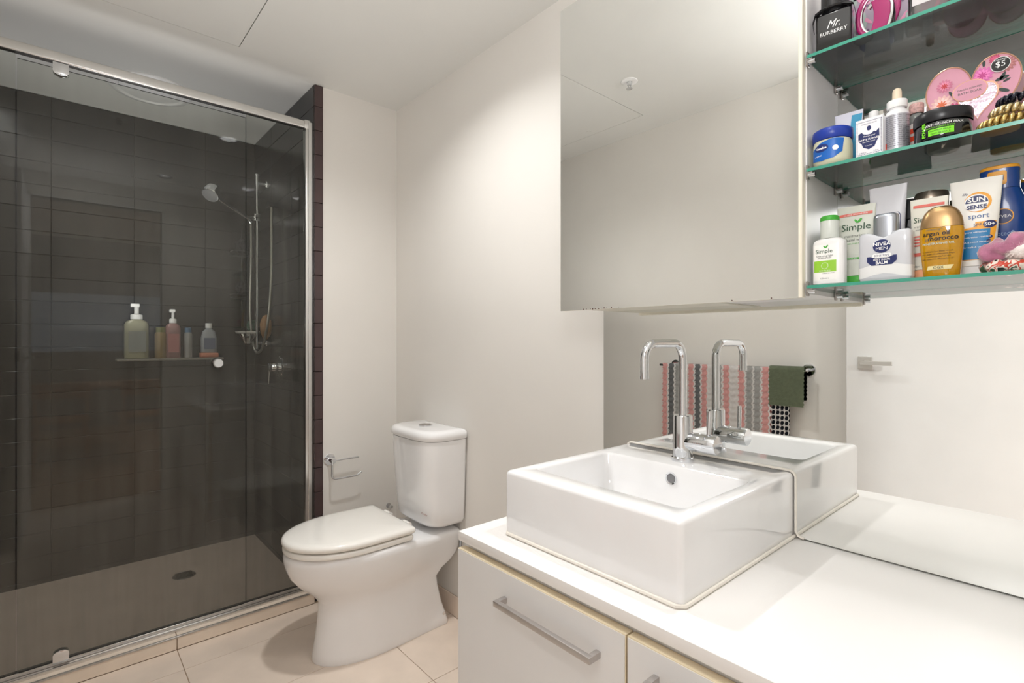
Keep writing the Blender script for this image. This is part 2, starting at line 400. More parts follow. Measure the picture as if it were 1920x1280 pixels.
MB().lathe([(.0, -.036), (.016, -.036), (.0195, -.032), (.0195, -.012), (.016, -.0075)], (.488, 0, 1.114 + dz), 'y', cap0=False).lathe([(.017, -.0005), (.0195, .004), (.0195, .022), (.016, .026)], (.488, 0, 1.114 + dz), 'y').build('door_knob', chrome, door)

# ------------------------------------------------------------------ shower fittings
t = thing('shower_set', 'chrome hand shower on a slide rail on the dark tiled wall', 'shower', (SRX, 3.11, 1.16))
MB().tube([(-.05, 0, 0), (-.05, 0, .975)], .009, 16).lathe(disc_bev(.0115, .01), (-.05, 0, .97)).build('slide_rail', chrome, t)
for z in (.03, .93):
    MB().tube([(0, 0, z), (-.052, 0, z)], .008, 12).lathe([(.019, -.007), (.021, -.004), (.021, 0)], (0, 0, z), 'x').build('rail_bracket', chrome, t)
MB().box(-.068, -.032, -.014, .014, .715, .755, .005).tube([(-.06, 0, .735), (-.085, -.01, .728), (-.10, -.02, .722)], .008, 12).build('slider', chrome, t)
h = MB().tube([(-.085, -.012, .70), (-.10, -.02, .722), (-.20, -.055, .762), (-.245, -.07, .785), (-.262, -.075, .80)], [.009, .010, .009, .010, .016], 14)
h.build('handle', chrome, t)
hd = MB().lathe([(.014, .03), (.036, .018), (.043, .004), (.044, -.03), (.040, -.036)], seg=32).build('shower_head', chrome, t, (-.285, -.085, .822), (R(-25), R(30), 0))
MB().lathe([(.0, -.038), (.035, -.038), (.038, -.036)], cap0=False).build('spray_face', P('grey_rubber', (120, 120, 122), .5), hd)
hose = []
for p0, p1, p2, p3 in (((-.085, -.012, .70), (-.075, .0, .45), (-.075, .06, .32), (-.07, .055, .17)), ((-.07, .055, .17), (-.06, .05, -.02), (-.06, -.02, -.05), (-.05, -.09, .0)), ((-.05, -.09, .0), (-.04, -.25, .15), (-.035, -.22, .50), (-.03, -.195, .74))):
    for k in range(16):
        u = k / 16; hose.append([(1 - u) ** 3 * a + 3 * (1 - u) ** 2 * u * b + 3 * (1 - u) * u * u * c + u ** 3 * d for a, b, c, d in zip(p0, p1, p2, p3)])
MB().tube(hose + [(-.03, -.195, .76)], .0065, 10).build('hose', P('steel_hose', (170, 168, 160), .35, .8, bump=.4, bscale=400), t)
MB().tube([(0, -.195, .775), (-.055, -.195, .775)], .014, 16).build('water_outlet', P('dark_chrome', (90, 92, 96), .2, 1), t)
t = thing('soap_dish', 'wedge shaped chrome soap dish with white tray on the slide rail', 'soap dish', (SRX - .055, 3.12, 1.19))
MB().loft([[(x - .035, y + .03, z) for x, y in rrect(a, b, .01)] for z, a, b in ((0, .018, .018), (.02, .028, .025), (.05, .045, .035), (.056, .046, .036))]).build('bracket', chrome, t)
MB().loft([[(x - .035, y + .03, z) for x, y in rrect(a, b, .012)] for z, a, b in ((.0565, .05, .04), (.068, .056, .044), (.069, .052, .04), (.062, .046, .035))]).build('tray', whitep, t)
def blob(name, mat, loc, sc, label, cat, amp=.12, f=2.0, seed=0, group=None, sub=4):
    bm = bmesh.new(); bmesh.ops.create_icosphere(bm, subdivisions=sub, radius=1)
    for v in bm.verts:
        n = mnoise.noise(v.co * f + Vector((seed, 0, 0)))
        v.co = Vector((v.co.x * sc[0], v.co.y * sc[1], v.co.z * sc[2])) * (1 + amp * n)
        v.co.z += sc[2]
    m = MB(); m.bm.free(); m.bm = bm
    return tag(m.build(name, mat, None, loc), label, cat, group)
blob('sponge', P('green_loofah', (50, 84, 66), .9, bump=1, bscale=120), (.824, 3.19, 1.258), (.030, .030, .034), 'green bath puff beside the shower slide rail', 'sponge', .25, 4)
blob('sponge', P('orange_sponge', (150, 110, 70), .9, bump=1, bscale=80), (.846, 3.015, 1.215), (.027, .044, .065), 'yellow and orange bath sponge on the tiled wall', 'sponge', .15, 3)
t = thing('shower_mixer', 'chrome shower mixer tap with a round plate on dark tiles', 'tap', (SRX, 2.875, 1.065))
MB().lathe([(.055, -.006), (.058, -.003), (.058, 0)], (0, 0, 0), 'x').build('wall_plate', chrome, t)
MB().lathe([(.021, -.062), (.023, -.06), (.023, -.034), (.0235, -.033), (.0235, -.006)], (0, 0, 0), 'x').build('mixer_body', chrome, t)
MB().tube([(-.052, 0, -.018), (-.056, 0, -.085)], .0045, 10).build('lever', chrome, t)
t = thing('corner_caddy', 'dark hanging wire caddy in the shower corner', 'caddy', (.80, 3.33, 1.28))
MB().tube([(0, 0, 0), (0, .0, .60)], .0035, 8).tube([(.03, 0, 0), (.03, .0, .60)], .0035, 8).tube([(0, 0, .6), (.015, .01, .63), (.03, 0, .6)], .0035, 8).build('caddy_frame', mblack, t)
for z in (.17, .42):
    MB().box(-.06, .045, -.07, .012, z, z + .006, .002, 1).tube([(-.06, -.07, z + .025), (.045, -.07, z + .025)], .0025, 6).tube([(-.06, -.07, z + .025), (-.06, .01, z + .025)], .0025, 6).build('caddy_tray', mblack, t)
for i, z in enumerate((.445, .195)):
    blob('wash_cloth', P('dark_cloth', (30, 28, 32), .9, bump=1, bscale=60), (.795, 3.295, 1.285 + z - .012), (.032, .028, .04), ['crumpled dark cloth on the upper tray of the caddy', 'crumpled dark cloth on the lower tray of the caddy'][i], 'cloth', .4, 3, i, 'cloths in the shower caddy')
tag(MB().box(.21, .69, SBY - .10, SBY - .002, 1.100, 1.112, .002, 1).build('shower_shelf', P('stone_shelf', (128, 124, 116), .4)), 'narrow stone shelf on the back wall of the shower', 'shelf')
def sbottle(x, w_, h, mat, cap, kind, label, depth=.03, lab=None):
    t = thing('shower_bottle', label, 'bottle', (x, SBY - .052, 1.112), group='bottles on the shower shelf')
    if kind == 'pump':
        MB().loft(sbody([(0, w_ * .46, depth * .9), (.004, w_ / 2, depth), (h * .62, w_ / 2, depth), (h * .68, w_ * .42, depth * .8), (h * .72, w_ * .2, w_ * .2)], 3)).build('body', mat, t)
        MB().lathe([(w_ * .25, h * .72), (w_ * .25, h * .80), (w_ * .1, h * .82), (w_ * .1, h * .94)], seg=20).box(-w_ * .25, w_ * .1, -.03, .008, h * .94, h, .003).build('pump', cap, t)
    elif kind == 'jug':
        MB().loft(sbody([(0, w_ * .46, depth * .9), (.004, w_ / 2, depth), (h * .5, w_ / 2, depth), (h * .72, w_ * .40, depth * .8), (h * .80, w_ * .2, w_ * .2), (h * .84, w_ * .18, w_ * .18)], 3)).build('body', mat, t)
        MB().lathe([(w_ * .22, h * .84), (w_ * .22, h)], seg=20).build('cap', cap, t)
    else:
        MB().loft(sbody([(0, w_ * .46, w_ * .46), (.004, w_ / 2, w_ / 2), (h * .78, w_ / 2, w_ / 2), (h * .84, w_ * .40, w_ * .4)], 2)).build('body', mat, t)
        MB().lathe([(w_ * .40, h * .84), (w_ * .40, h * .99), (w_ * .36, h)], seg=20).build('cap', cap, t)
    if lab: patch(t, 'label', lab, rect(-w_ * .35, w_ * .35, h * .12, h * .5), flatf(-depth * .99), .0012)
    return t
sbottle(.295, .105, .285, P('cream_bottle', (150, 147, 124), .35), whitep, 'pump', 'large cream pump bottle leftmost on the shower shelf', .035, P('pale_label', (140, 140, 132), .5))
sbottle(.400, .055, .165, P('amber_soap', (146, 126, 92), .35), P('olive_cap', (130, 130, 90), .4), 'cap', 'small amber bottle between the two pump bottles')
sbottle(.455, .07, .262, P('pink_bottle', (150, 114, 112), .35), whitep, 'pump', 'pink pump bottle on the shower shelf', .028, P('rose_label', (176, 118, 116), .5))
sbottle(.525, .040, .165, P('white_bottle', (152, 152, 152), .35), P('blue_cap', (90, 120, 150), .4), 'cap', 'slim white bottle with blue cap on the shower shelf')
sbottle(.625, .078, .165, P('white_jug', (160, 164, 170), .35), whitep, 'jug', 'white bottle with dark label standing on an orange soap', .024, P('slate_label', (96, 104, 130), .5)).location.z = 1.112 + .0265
tag(MB().box(-.045, .045, -.03, .03, 0, .026, .008, 3).build('soap_bar', P('orange_soap', (196, 124, 96), .5), None, (.625, SBY - .052, 1.112)), 'orange soap block under the white bottle in the shower', 'soap')

# ------------------------------------------------------------------ toilet
TY = 1.94
t = thing('toilet', 'white ceramic close coupled toilet with lid closed beside vanity', 'toilet', (XR, TY, 0), R(180))
# local: x = distance from the wall, y across
def egg(a0, a1, hw, rw, am=None, nb=10, nf=28, sq=.02):
    """plan outline: front tip at a1, widest hw, back at a0 with half width rw"""
    am = am if am is not None else a0 + (a1 - a0) * .52
    pts = []
    for i in range(nf + 1):
        q = -PI / 2 + PI * i / nf
        pts.append((am + (a1 - am) * max(0, math.cos(q)) ** .95, hw * math.sin(q)))
    for i in range(1, nb + 1):
        u = i / nb; x = am + (a0 + sq - am) * u; e = u * u * (3 - 2 * u); pts.append((x, hw + (rw - hw) * e))
    for q in (30, 60, 90): pts.append((a0 + sq - sq * math.sin(R(q)), rw - sq + sq * math.cos(R(q))))
    for q in (0, 30, 60): pts.append((a0 + sq - sq * math.cos(R(q)), -rw + sq - sq * math.sin(R(q))))
    for i in range(nb, 0, -1):
        u = i / nb; x = am + (a0 + sq - am) * u; e = u * u * (3 - 2 * u); pts.append((x, -(hw + (rw - hw) * e)))
    return pts
lv = [(0.0, .050, .590, .122, .110, .36), (.006, .048, .592, .124, .112, .36), (.03, .055, .588, .121, .108, .36), (.10, .078, .577, .114, .103, .36), (.17, .094, .568, .111, .100, .36),
      (.215, .100, .566, .113, .102, .36), (.245, .075, .585, .124, .108, .36), (.27, .035, .612, .140, .113, .35), (.30, .010, .645, .158, .120, .35),
      (.335, .004, .672, .174, .128, .36), (.37, .003, .686, .184, .134, .37), (.395, .003, .692, .189, .138, .38), (.412, .004, .693, .190, .138, .38), (.422, .010, .689, .186, .133, .38), (.426, .02, .68, .178, .124, .38)]
m = MB(); m.loft([[(x, y, z - (.0 if x > .30 else .022 * min(1, (.30 - x) / .12) * min(1, max(0, (z - .30)) / .12))) for x, y in egg(a0, a1, hw, rw, am)] for z, a0, a1, hw, rw, am in lv])
m.build('pan', ceramic, t, sharp=60)
def lid(z0, z1, a0, a1, hw, rw, r, slope=0):
    L = []
    for z, ins in ((z0, r), (z0 + r * .3, r * .3), (z0 + r, 0), (z1 - r, 0), (z1 - r * .3, r * .3), (z1, r)):
        L.append([(x, y, z + slope * (x - a0)) for x, y in egg(a0 + ins, a1 - ins, hw - ins, rw - ins, a0 + (a1 - a0) * .42, sq=.015)])
    return L
MB().loft(lid(.429, .449, .262, .694, .187, .183, .006)).build('seat', seatm, t, sharp=60)
lo = lid(.453, .480, .255, .698, .191, .188, .011)
inner = [[(x, y, .480 + d) for x, y in egg(.255 + i, .698 - i, .191 - i, .188 - i, .441, sq=.015)] for i, d in ((.03, .002), (.07, .004), (.12, .005))]
MB().loft(lo + inner).build('lid', seatm, t, sharp=60)
for s in (-1, 1): MB().tube([(.24, s * .06, .46), (.24, s * .105, .46)], .011, 16).lathe([(.016, .405), (.014, .458)], (.235, s * .075, 0), seg=16).build('hinge', seatm, t)
def cis(z, back, front, hw, rr, k=0):
    xm = back + (front - back) * .30; n = 3.6; pts = []
    for i in range(49):
        q = -PI / 2 + PI * i / 48; c, s = max(0, math.cos(q)), math.sin(q)
        pts.append((xm + (front - xm) * c ** (2 / n), hw * math.copysign(abs(s) ** (2 / n), s), z))
    return pts + [(back + .012, hw, z), (back + .003, hw - .003, z), (back, hw - .012, z), (back, -hw + .012, z), (back + .003, -hw + .003, z), (back + .012, -hw, z)]
MB().loft([cis(.432, .012, .150, .145, .04), cis(.436, .010, .165, .158, .045), cis(.452, .008, .178, .166, .05), cis(.50, .008, .184, .169, .05), cis(.70, .008, .199, .177, .05), cis(.792, .008, .203, .180, .05)]).build('cistern', ceramic, t, sharp=60)
MB().loft([cis(.793, .008, .201, .179, .05), cis(.797, .006, .208, .184, .052), cis(.812, .005, .210, .186, .052), cis(.824, .006, .207, .183, .05), cis(.832, .012, .197, .172, .045), cis(.835, .03, .175, .15, .04)]).build('cistern_lid', ceramic, t, sharp=60)
fb = MB().lathe([(.030, .834), (.030, .838), (.027, .840)], (.10, 0, 0)).build('flush_button', chrome, t)
MB().lathe([(.0, .8415), (.023, .8412), (.024, .8402)], (.10, 0, 0), cap0=False).build('button_face', brushed, fb)
MB().lathe([(.006, 0), (.006, .003)], (.085, .119, .055), 'y', 16).build('fixing_bolt', chrome, t)
o = text(t, 'Porcher', .014, 0, 0, P('red_print', (150, 90, 80), .5), flatf(0), shear=.3); o.rotation_euler = (0, 0, R(90)); o.location = (.1835, .125, .492); o.name = 'maker_mark'
# water valve and hose
t = thing('stop_valve', 'small chrome stop valve on the wall behind the toilet', 'valve', (1.255, YF, .365))
t.scale = (.55, .55, .55)
MB().lathe([(.024, -.004), (.026, 0)], (0, 0, 0), 'y').tube([(0, -.004, 0), (0, -.045, 0)], .009).lathe([(.015, -.062), (.016, -.045)], (0, 0, 0), 'y').tube([(0, -.03, 0), (0, -.03, -.03)], .007).build('valve_body', chrome, t)
tag(MB().tube([(XR - .012, 1.80, .36), (XR - .03, 1.78, .31), (XR - .035, 1.70, .285), (XR - .035, 1.60, .275), (XR - .02, 1.45, .29)], .006, 10).build('water_hose', P('braided_steel', (150, 150, 150), .4, .8, bump=.5, bscale=500)), 'braided steel water hose low behind the toilet', 'hose')

# toilet paper holder
t = thing('toilet_paper_holder', 'chrome toilet paper holder, empty, on the narrow wall beside dark tiles', 'holder', (.948, YF, .648))
MB().lathe([(.025, -.006), (.0275, -.004), (.0275, 0)], (0, 0, 0), 'y').build('wall_plate', chrome, t)
MB().lathe([(.0115, -.052), (.0125, -.05), (.0125, -.006)], (0, 0, 0), 'y').build('post', chrome, t)
MB().tube([(.0, -.042, .0), (.128, -.042, .0)], .0040, 10).build('guard_rod', chrome, t)
pts = [(-.006, -.052, .0), (-.010, -.060, -.012)] + [(-.010, -.060, -.06)] + [(-.010 + .02 - .02 * math.cos(R(q)), -.060, -.062 - .02 * math.sin(R(q))) for q in range(0, 91, 15)] + [(.10, -.060, -.082), (.115, -.060, -.080), (.132, -.060, -.068)]
MB().tube(pts, .0045, 10).build('roll_arm', chrome, t)

# ------------------------------------------------------------------ vanity, bench, basin, tap
BZ = .746
v = thing('vanity_cabinet', 'white laminate vanity cabinet with yellowed drawer edges', 'cabinet', (.72, .50, 0))
v.location = (0, 0, 0)
MB().box(.744, XR - .012, YB, 1.008, .10, .7235, .001, 1).box(.78, XR - .012, YB, 1.0, 0.0, .10).build('carcass', white, v)
def bar_handle(par, y0, y1, z):
    MB().box(.688, .699, y0, y1, z - .006, z + .006, .0012, 2).box(.6985, .7195, y0, y0 + .011, z - .006, z + .006, .0012, 2).box(.6985, .7195, y1 - .011, y1, z - .006, z + .006, .0012, 2).build('bar_handle', P('light_steel', (196, 192, 190), .3, .9, var=.05, scale=40), par)
def front(name, y0, y1, z0, z1, bow=0):
    d = MB().box(.7203, .7415, y0, y1, z0, z1, .0006, 1).build(name, cream, v)
    MB().box(.7192, .7203, y0 + .0012, y1 - .0012, z0 + .001, z1 - .0018).build('face_panel', white, d)
    return d
d = front('drawer_front', .5275, 1.0165, .30, .709); bar_handle(d, .580, .845, .651)
d = front('drawer_front', .030, .5240, .30, .709); bar_handle(d, .200, .472, .665)
front('drawer_front', .5275, 1.0165, .10, .297); front('drawer_front', .030, .5240, .10, .297)
tag(MB().box(.7255, XR - .001, YB, 1.0235, .7240, BZ, .0012, 2).build('bench_top', benchm), 'thin white bench top running along the mirror wall', 'bench')
# basin: rounded block with a sunken bowl
b = thing('basin', 'square white ceramic basin sitting on the bench against the mirror', 'basin', (1.048, .7015, BZ + .0004))
def rr3(hx0, hx1, hy, r, z, seg=6):
    cx_ = (hx0 + hx1) / 2; return [(x, y, z) for x, y in rrect((hx1 - hx0) / 2, hy, r, seg, cx_, 0)]
fx0, fx1, hy = -.250, .2475, .2335
L = [rr3(fx0 + .004, fx1, hy - .004, .012, 0), rr3(fx0 + .001, fx1, hy - .001, .012, .004), rr3(fx0, fx1, hy, .012, .02), rr3(fx0, fx1, hy, .012, .143),
     rr3(fx0 + .0015, fx1, hy - .0015, .012, .148), rr3(fx0 + .005, fx1, hy - .005, .012, .1515), rr3(fx0 + .010, fx1 - .002, hy - .010, .012, .1525)]
bx0, bx1, bh = -.188, .095, .199
L += [rr3(bx0 - .003, bx1 + .003, bh + .003, .022, .1525), rr3(bx0, bx1, bh, .02, .151), rr3(bx0 + .003, bx1 - .003, bh - .003, .02, .146), rr3(bx0 + .008, bx1 - .006, bh - .007, .026, .09), rr3(bx0 + .016, bx1 - .014, bh - .015, .035, .055), rr3(bx0 + .035, bx1 - .03, bh - .035, .045, .038), rr3(bx0 + .07, bx1 - .07, bh - .08, .05, .032)]
MB().loft(L).build('bowl', ceramic, b, sharp=50)
MB().lathe([(.0115, -.0008), (.015, -.0025), (.0155, 0)], (.0895, -.005, .120), 'x', cap0=False).build('overflow_ring', chrome, b)
MB().lathe([(.0, -.0012), (.0114, -.0012)], (.0895, -.005, .120), 'x', cap0=False, cap1=False).build('overflow_hole', P('overflow_grey', (120, 120, 122), .5), b)
MB().lathe([(.0, .040), (.02, .0395), (.025, .036), (.025, .033)], (-.04, 0, 0), cap0=False).build('plug', chrome, b)
m = MB()
pl = [(fx1 - .004, hy + .001, .0057), (0, hy + .001, .0057), (fx0 + .01, hy + .001, .0057), (fx0 - .001, hy - .01, .0057), (fx0 - .001, 0, .0057), (fx0 - .001, -hy + .01, .0057), (fx0 + .01, -hy - .001, .0057), (0, -hy - .001, .0057), (fx1 - .004, -hy - .001, .0057)]
m.tube([(a_, b_, .0042) for a_, b_, _ in pl], .004, 8); m.build('silicone_bead', silic, b)
# tap
TX, TYY = 1.205, .704
t = thing('basin_mixer', 'tall chrome basin mixer tap with a square swan spout', 'tap', (TX, TYY, .8985))
MB().lathe([(.0275, 0), (.028, .002), (.028, .010), (.026, .012)], seg=40).build('base_ring', chrome, t)
MB().lathe([(.0245, .012), (.0245, .116), (.0235, .118), (.013, .118)], seg=40).build('body', chrome, t)
rc = .040; x1 = -.170; zt = .303
sp = [(0, 0, .10), (0, 0, zt - rc)] + [(-rc + rc * math.cos(R(q)), 0, zt - rc + rc * math.sin(R(q))) for q in range(10, 91, 10)] + [(x1 + rc, 0, zt)] + [(x1 + rc + rc * math.cos(R(q)), 0, zt - rc + rc * math.sin(R(q))) for q in range(100, 181, 10)] + [(x1, 0, .224)]
MB().tube(sp, .0105, 24).build('spout', chrome, t, sharp=60)
MB().tube([(x1, 0, .226), (x1, 0, .219)], .0112, 24).build('aerator', chrome, t)
kb = MB().lathe([(.0, -.092), (.0215, -.092), (.0235, -.089), (.0235, -.048), (.0228, -.0475), (.0228, -.0465), (.0235, -.046), (.0235, -.015), (.015, 0)], (.004, 0, .052), 'y', 40, cap0=False).build('side_control', chrome, t)
MB().tube([(.004, -.068, .07), (.006, -.070, .128), (.006, -.070, .134)], [.0055, .0055, .005], 12).build('pin_lever', chrome, kb)

# ------------------------------------------------------------------ wall mirror
by0, by1, bt = .7015 - .2335, .7015 + .2335, .8985
r_ = .016
out = [(1.03, BZ + .001), (1.03, CEIL - .001), (YB, CEIL - .001), (YB, BZ + .0035), (by0 - .022, BZ + .0035)]
out += [(by0 - .004 - .018 * math.cos(R(90 - q)) - 0, BZ + .0035 + .018 - .018 * math.sin(R(90 - q))) for q in range(20, 91, 17)][::1] if False else [(by0 - .010, BZ + .007), (by0 - .004, BZ + .016)]
out += [(by0 - .004, bt - .012)] + [(by0 - .004 + r_ - r_ * math.cos(R(q)), bt + .004 - r_ + r_ * math.sin(R(q))) for q in range(0, 91, 18)]
out += [(by1 + .004 - r_ + r_ * math.sin(R(q)), bt + .004 - r_ + r_ * math.cos(R(q))) for q in range(0, 91, 18)] + [(by1 + .004, BZ + .001)]
wm = thing('wall_mirror', 'large frameless mirror on the wall behind the basin', 'mirror', (0, 0, 0))
m = MB().prism(out, 'x', 1.292, 1.2975); m.bm.normal_update()
for f in m.bm.faces: f.material_index = 0 if abs(f.normal.x) > .9 else 1
m.build('mirror_pane', [mirror, P('mirror_edge', (92, 108, 98), .3)], wm, flat=True)
bead = [(1.2905, y, z) for y, z in out[4:]]
MB().tube(bead, .0028, 8).build('silicone_bead', silic, wm)

# ------------------------------------------------------------------ mirror cabinet
c = thing('mirror_cabinet', 'white wall cabinet with a mirrored door above the basin', 'cabinet', (0, 0, 0))
MB().plate(1.110, 1.2915, .378, 1.022, 1.302, 2.16, [(.395, 1.005, 1.32, 2.14)], 'x').box(1.27, 1.2915, .395, 1.005, 1.32, 2.14).box(1.115, 1.2915, .3955, .4, 1.32, 1.33).build('carcass', white, c, flat=True)
MB().box(1.160, 1.2915, .60, 1.0, 1.2985, 1.3018).build('underside_batten', P('pale_batten', (214, 212, 200), .5), c)
d = MB().box(1.0925, 1.1095, .3805, 1.026, 1.2935, 2.163, .0005, 1).build('cabinet_door', P('cream_door_edge', (236, 230, 214), .4), c)
MB().box(1.0895, 1.0925, .3865, 1.026, 1.2930, 2.1635).build('mirror_pane', mirror, d, flat=True)
m = MB()
for k in range(17):
    y = random.choice([random.uniform(.86, .94), random.uniform(.80, .97), random.uniform(.4, .98)]); r = random.uniform(.0006, .0021)
    m.lathe([(.0, -.0002), (r, -.0001), (r, 0)], (1.0895, y, 1.2945 + random.uniform(0, .0012)), 'x', 8, cap0=False)
o = m.build('tarnish_spots', P('tarnish', (92, 66, 56), .6), d); o['kind'] = 'stuff'

# ------------------------------------------------------------------ glass shelves and clips
SH = [1.317, 1.546, 1.7685]
pos = ['bottom', 'middle', 'top']
for i, z in enumerate(SH):
    m = MB().box(1.100, 1.2905, YB + .002, .3765, z - .006, z); m.bm.normal_update()
    for f in m.bm.faces: f.material_index = 0 if abs(f.normal.z) > .5 else 1
    tag(m.build('glass_shelf', [shelf_glass, glass_edge], flat=True), 'clear glass shelf with green edge, %s of the three beside the cabinet' % pos[i], 'shelf', 'glass shelves beside the mirror cabinet')
    for j, x in enumerate((1.106, 1.272)):
        t = thing('shelf_clip', 'small chrome clip holding the %s end of the %s glass shelf' % (('front', 'mirror')[j], pos[i]), 'clip', (x, .3775, z - .006), group='clips of the glass shelves')
        MB().lathe([(.0045, -.016), (.0045, -.001)], (0, 0, -.006), 'y', 14).build('clip_pin', chrome, t)
        MB().box(-.006, .006, -.004, -.0005, -.015, .014, .001, 1).box(-.005, .005, -.012, -.0005, -.0035, -.0008).build('clip_plate', brushed, t)
for i, z in enumerate(SH): pass

# ------------------------------------------------------------------ products on the shelves (local front = -y)
RZ = R(-90)
def prod(name, label, cat, x, y, shelf, dr=0, group=None, rx=0, dz=.0004):
    gname = group or {0: 'toiletries on the bottom glass shelf', 1: 'toiletries on the middle glass shelf', 2: 'perfumes on the top glass shelf'}[shelf]
    return thing(name, label, cat, (x, y, SH[shelf] + dz), RZ + R(dr), gname, rx)
def tubebody(w0, d0, w1, h, zc=.018, cw=None):
    """cap down, crimped flat at the top"""
    L = []
    for k in range(9):
        u = k / 8; z = zc + (h - zc) * u
        L.append((z, w0 + (w1 - w0) * u, d0 * (1 - u) ** .8 + .0009, ))
    return L
# --- bottom shelf
t = prod('lotion_bottle', 'small white moisturiser bottle with green rimmed cap, leftmost on bottom shelf', 'bottle', 1.127, .343, 0)
bw, bd = .0278, .0165
MB().loft(sbody([(0, bw - .003, bd - .003), (.002, bw, bd), (.078, bw, bd), (.084, bw * .95, bd * .95), (.088, bw * .78, bd * .85), (.089, bw * .6, bd * .8)], 3.4)).build('body', whitep, t, sharp=50)
cp = MB().lathe([(.0150, .0895), (.0158, .092), (.0158, .125), (.0150, .130)], seg=32).build('cap', P('frosted_cap', (222, 228, 222), .25, alpha=.85), t)
MB().lathe([(.0160, .1235), (.0164, .126), (.0160, .131), (.0135, .1335), (.0, .134)], seg=32, cap0=False).build('cap_rim', leafg, cp)
s_ = surf(bw, bd, 3.4)
patch(t, 'label', P('label_white', (248, 248, 246), .4), rect(-.023, .016, .008, .077), s_)
patch(t, 'green_label', lime, rect(-.023, .016, .024, .046), s_, .0006)
text(t, 'Simple', .0115, -.005, .0605, inkgreen, s_, .0009)
patch(t, 'leaf_mark', leafg, leaf(-.002, .070, .007, .0028, R(55)), s_, .0009, 2); patch(t, 'leaf_mark', leafg, leaf(-.002, .070, .006, .0026, R(130)), s_, .0009, 2)
text(t, 'hydrating light', .0052, -.004, .0535, inkgrey, s_, .0009); text(t, 'moisturiser', .0052, -.004, .0495, inkgrey, s_, .0009)
text(t, 'KIND TO SKIN', .003, -.0035, .0255, inkwhite, s_, .0010); text(t, 'FOR ALL SKIN TYPES', .0022, .003, .0205, inkblack, s_, .0009); text(t, '125 mL e', .004, -.004, .0105, inkgrey, s_, .0009)
patch(t, 'badge', inkwhite, ell(-.0035, .036, .0062, .0062), s_, .0009, 3); patch(t, 'badge_centre', lime, ell(-.0035, .036, .0056, .0056), s_, .0012, 3)
t = prod('face_wash_tube', 'grey white tube with green cap standing behind the small moisturiser bottle', 'tube', 1.178, .312, 0)
MB().loft(sbody(tubebody(.027, .017, .033, .157), 2.4)).build('body', P('pale_tube', (214, 216, 206), .35), t, sharp=60)
MB().loft(sbody([(0, .0255, .0165), (.002, .0268, .0175), (.017, .0268, .0175), (.0178, .026, .017)], 2.4)).build('cap', leafg, t)
def sft(w0, d0, w1, h, zc=.018):
    def f(x, z):
        u = min(1, max(0, (z - zc) / (h - zc))); a = w0 + (w1 - w0) * u; d = d0 * (1 - u) ** .8 + .0009
        return -d * (max(0, 1 - min(1, abs(x) / a) ** 2.4)) ** (1 / 2.4)
    return f
s_ = sft(.027, .017, .033, .157)
text(t, 'Simple', .019, .001, .108, inkgreen, s_, .0008); patch(t, 'leaf_mark', leafg, leaf(.004, .122, .011, .0045, R(50)), s_, .0008, 2); patch(t, 'leaf_mark', leafg, leaf(.004, .122, .009, .004, R(125)), s_, .0008, 2)
text(t, 'moisturising', .0082, .002, .094, inkgrey, s_, .0008); text(t, 'facial wash', .0082, .002, .086, inkgrey, s_, .0008); text(t, '100% SOAP FREE', .0038, .0, .080, leafg, s_, .0008)
patch(t, 'red_band', redp, rect(-.028, .028, .137, .142), s_, .0008); text(t, 'No.1 FOR SENSITIVE SKIN', .0036, 0, .138, inkwhite, s_, .0013); patch(t, 'green_band', leafg, rect(-.02, .010, .050, .0535), s_, .0008); text(t, 'KIND TO SKIN', .003, -.004, .0507, inkwhite, s_, .0013)
t = prod('shave_balm_bottle', 'wide silver white balm bottle with silver cap and navy round badge', 'bottle', 1.138, .2545, 0, -4)
bw, bd = .0410, .0155
top = [(.0, bw - .006, bd - .004), (.003, bw - .001, bd - .001), (.008, bw, bd), (.070, bw, bd), (.086, bw, bd), (.0905, bw - .004, bd - .002), (.0915, bw - .012, bd - .004)]
m = MB(); m.loft([[(x, y, z - (.012 * math.exp(-(x / .016) ** 2) if z > .08 else 0)) for x, y in sup(a, bq, 4.5, 64)] for z, a, bq in top]); m.build('body', P('pearl_plastic', (206, 208, 214), .16, coat=.4), t, sharp=50)
MB().loft([[(x, y, z + .004 * math.cos(x / .041 * PI)) for x, y in sup(a, bq, 4.5, 64)] for z, a, bq in ((.010, bw + .0002, bd + .0002), (.030, bw + .0003, bd + .0003))], False, False).build('liquid', P('milky_balm', (232, 232, 232), .2), t, sharp=50)
MB().loft(sbody([(.078, .0190, .0125), (.116, .0192, .0127), (.121, .0185, .012), (.1225, .016, .010)], 2.6)).build('cap', silver, t, sharp=50)
s_ = surf(bw, bd, 4.5)
patch(t, 'badge', navy, ell(-.002, .0635, .0138, .0122), s_, .0005); text(t, 'NIVEA', .0088, -.002, .0645, inkwhite, s_, .0009, bold=.0002, sx=1.1); text(t, 'MEN', .0078, -.002, .0565, inkwhite, s_, .0009, sx=1.2)
patch(t, 'pill_label', inkwhite, [(-.002 + (x), z) for x, z in rrect(.0150, .0036, .0035, 4, 0, .0465)], s_, .0006); text(t, 'SENSITIVE', .0048, -.002, .0448, navy, s_, .0010, sx=1.1)
patch(t, 'banner', navy, [(-.025, .0455), (-.020, .0455), (-.015, .0415), (.011, .0415), (.016, .0455), (.021, .0455), (.021, .036), (.014, .029), (-.018, .029), (-.025, .036)], s_, .0006)
text(t, 'POST SHAVE', .0046, -.002, .0372, inkwhite, s_, .0010, bold=.0001); text(t, 'BALM', .0075, -.002, .0308, inkwhite, s_, .0010, bold=.0002)
t = prod('cream_tube', 'plain white grey tube standing behind the balm bottle', 'tube', 1.185, .262, 0)
MB().loft(sbody(tubebody(.023, .015, .030, .186), 2.4)).build('body', greyp, t, sharp=60)
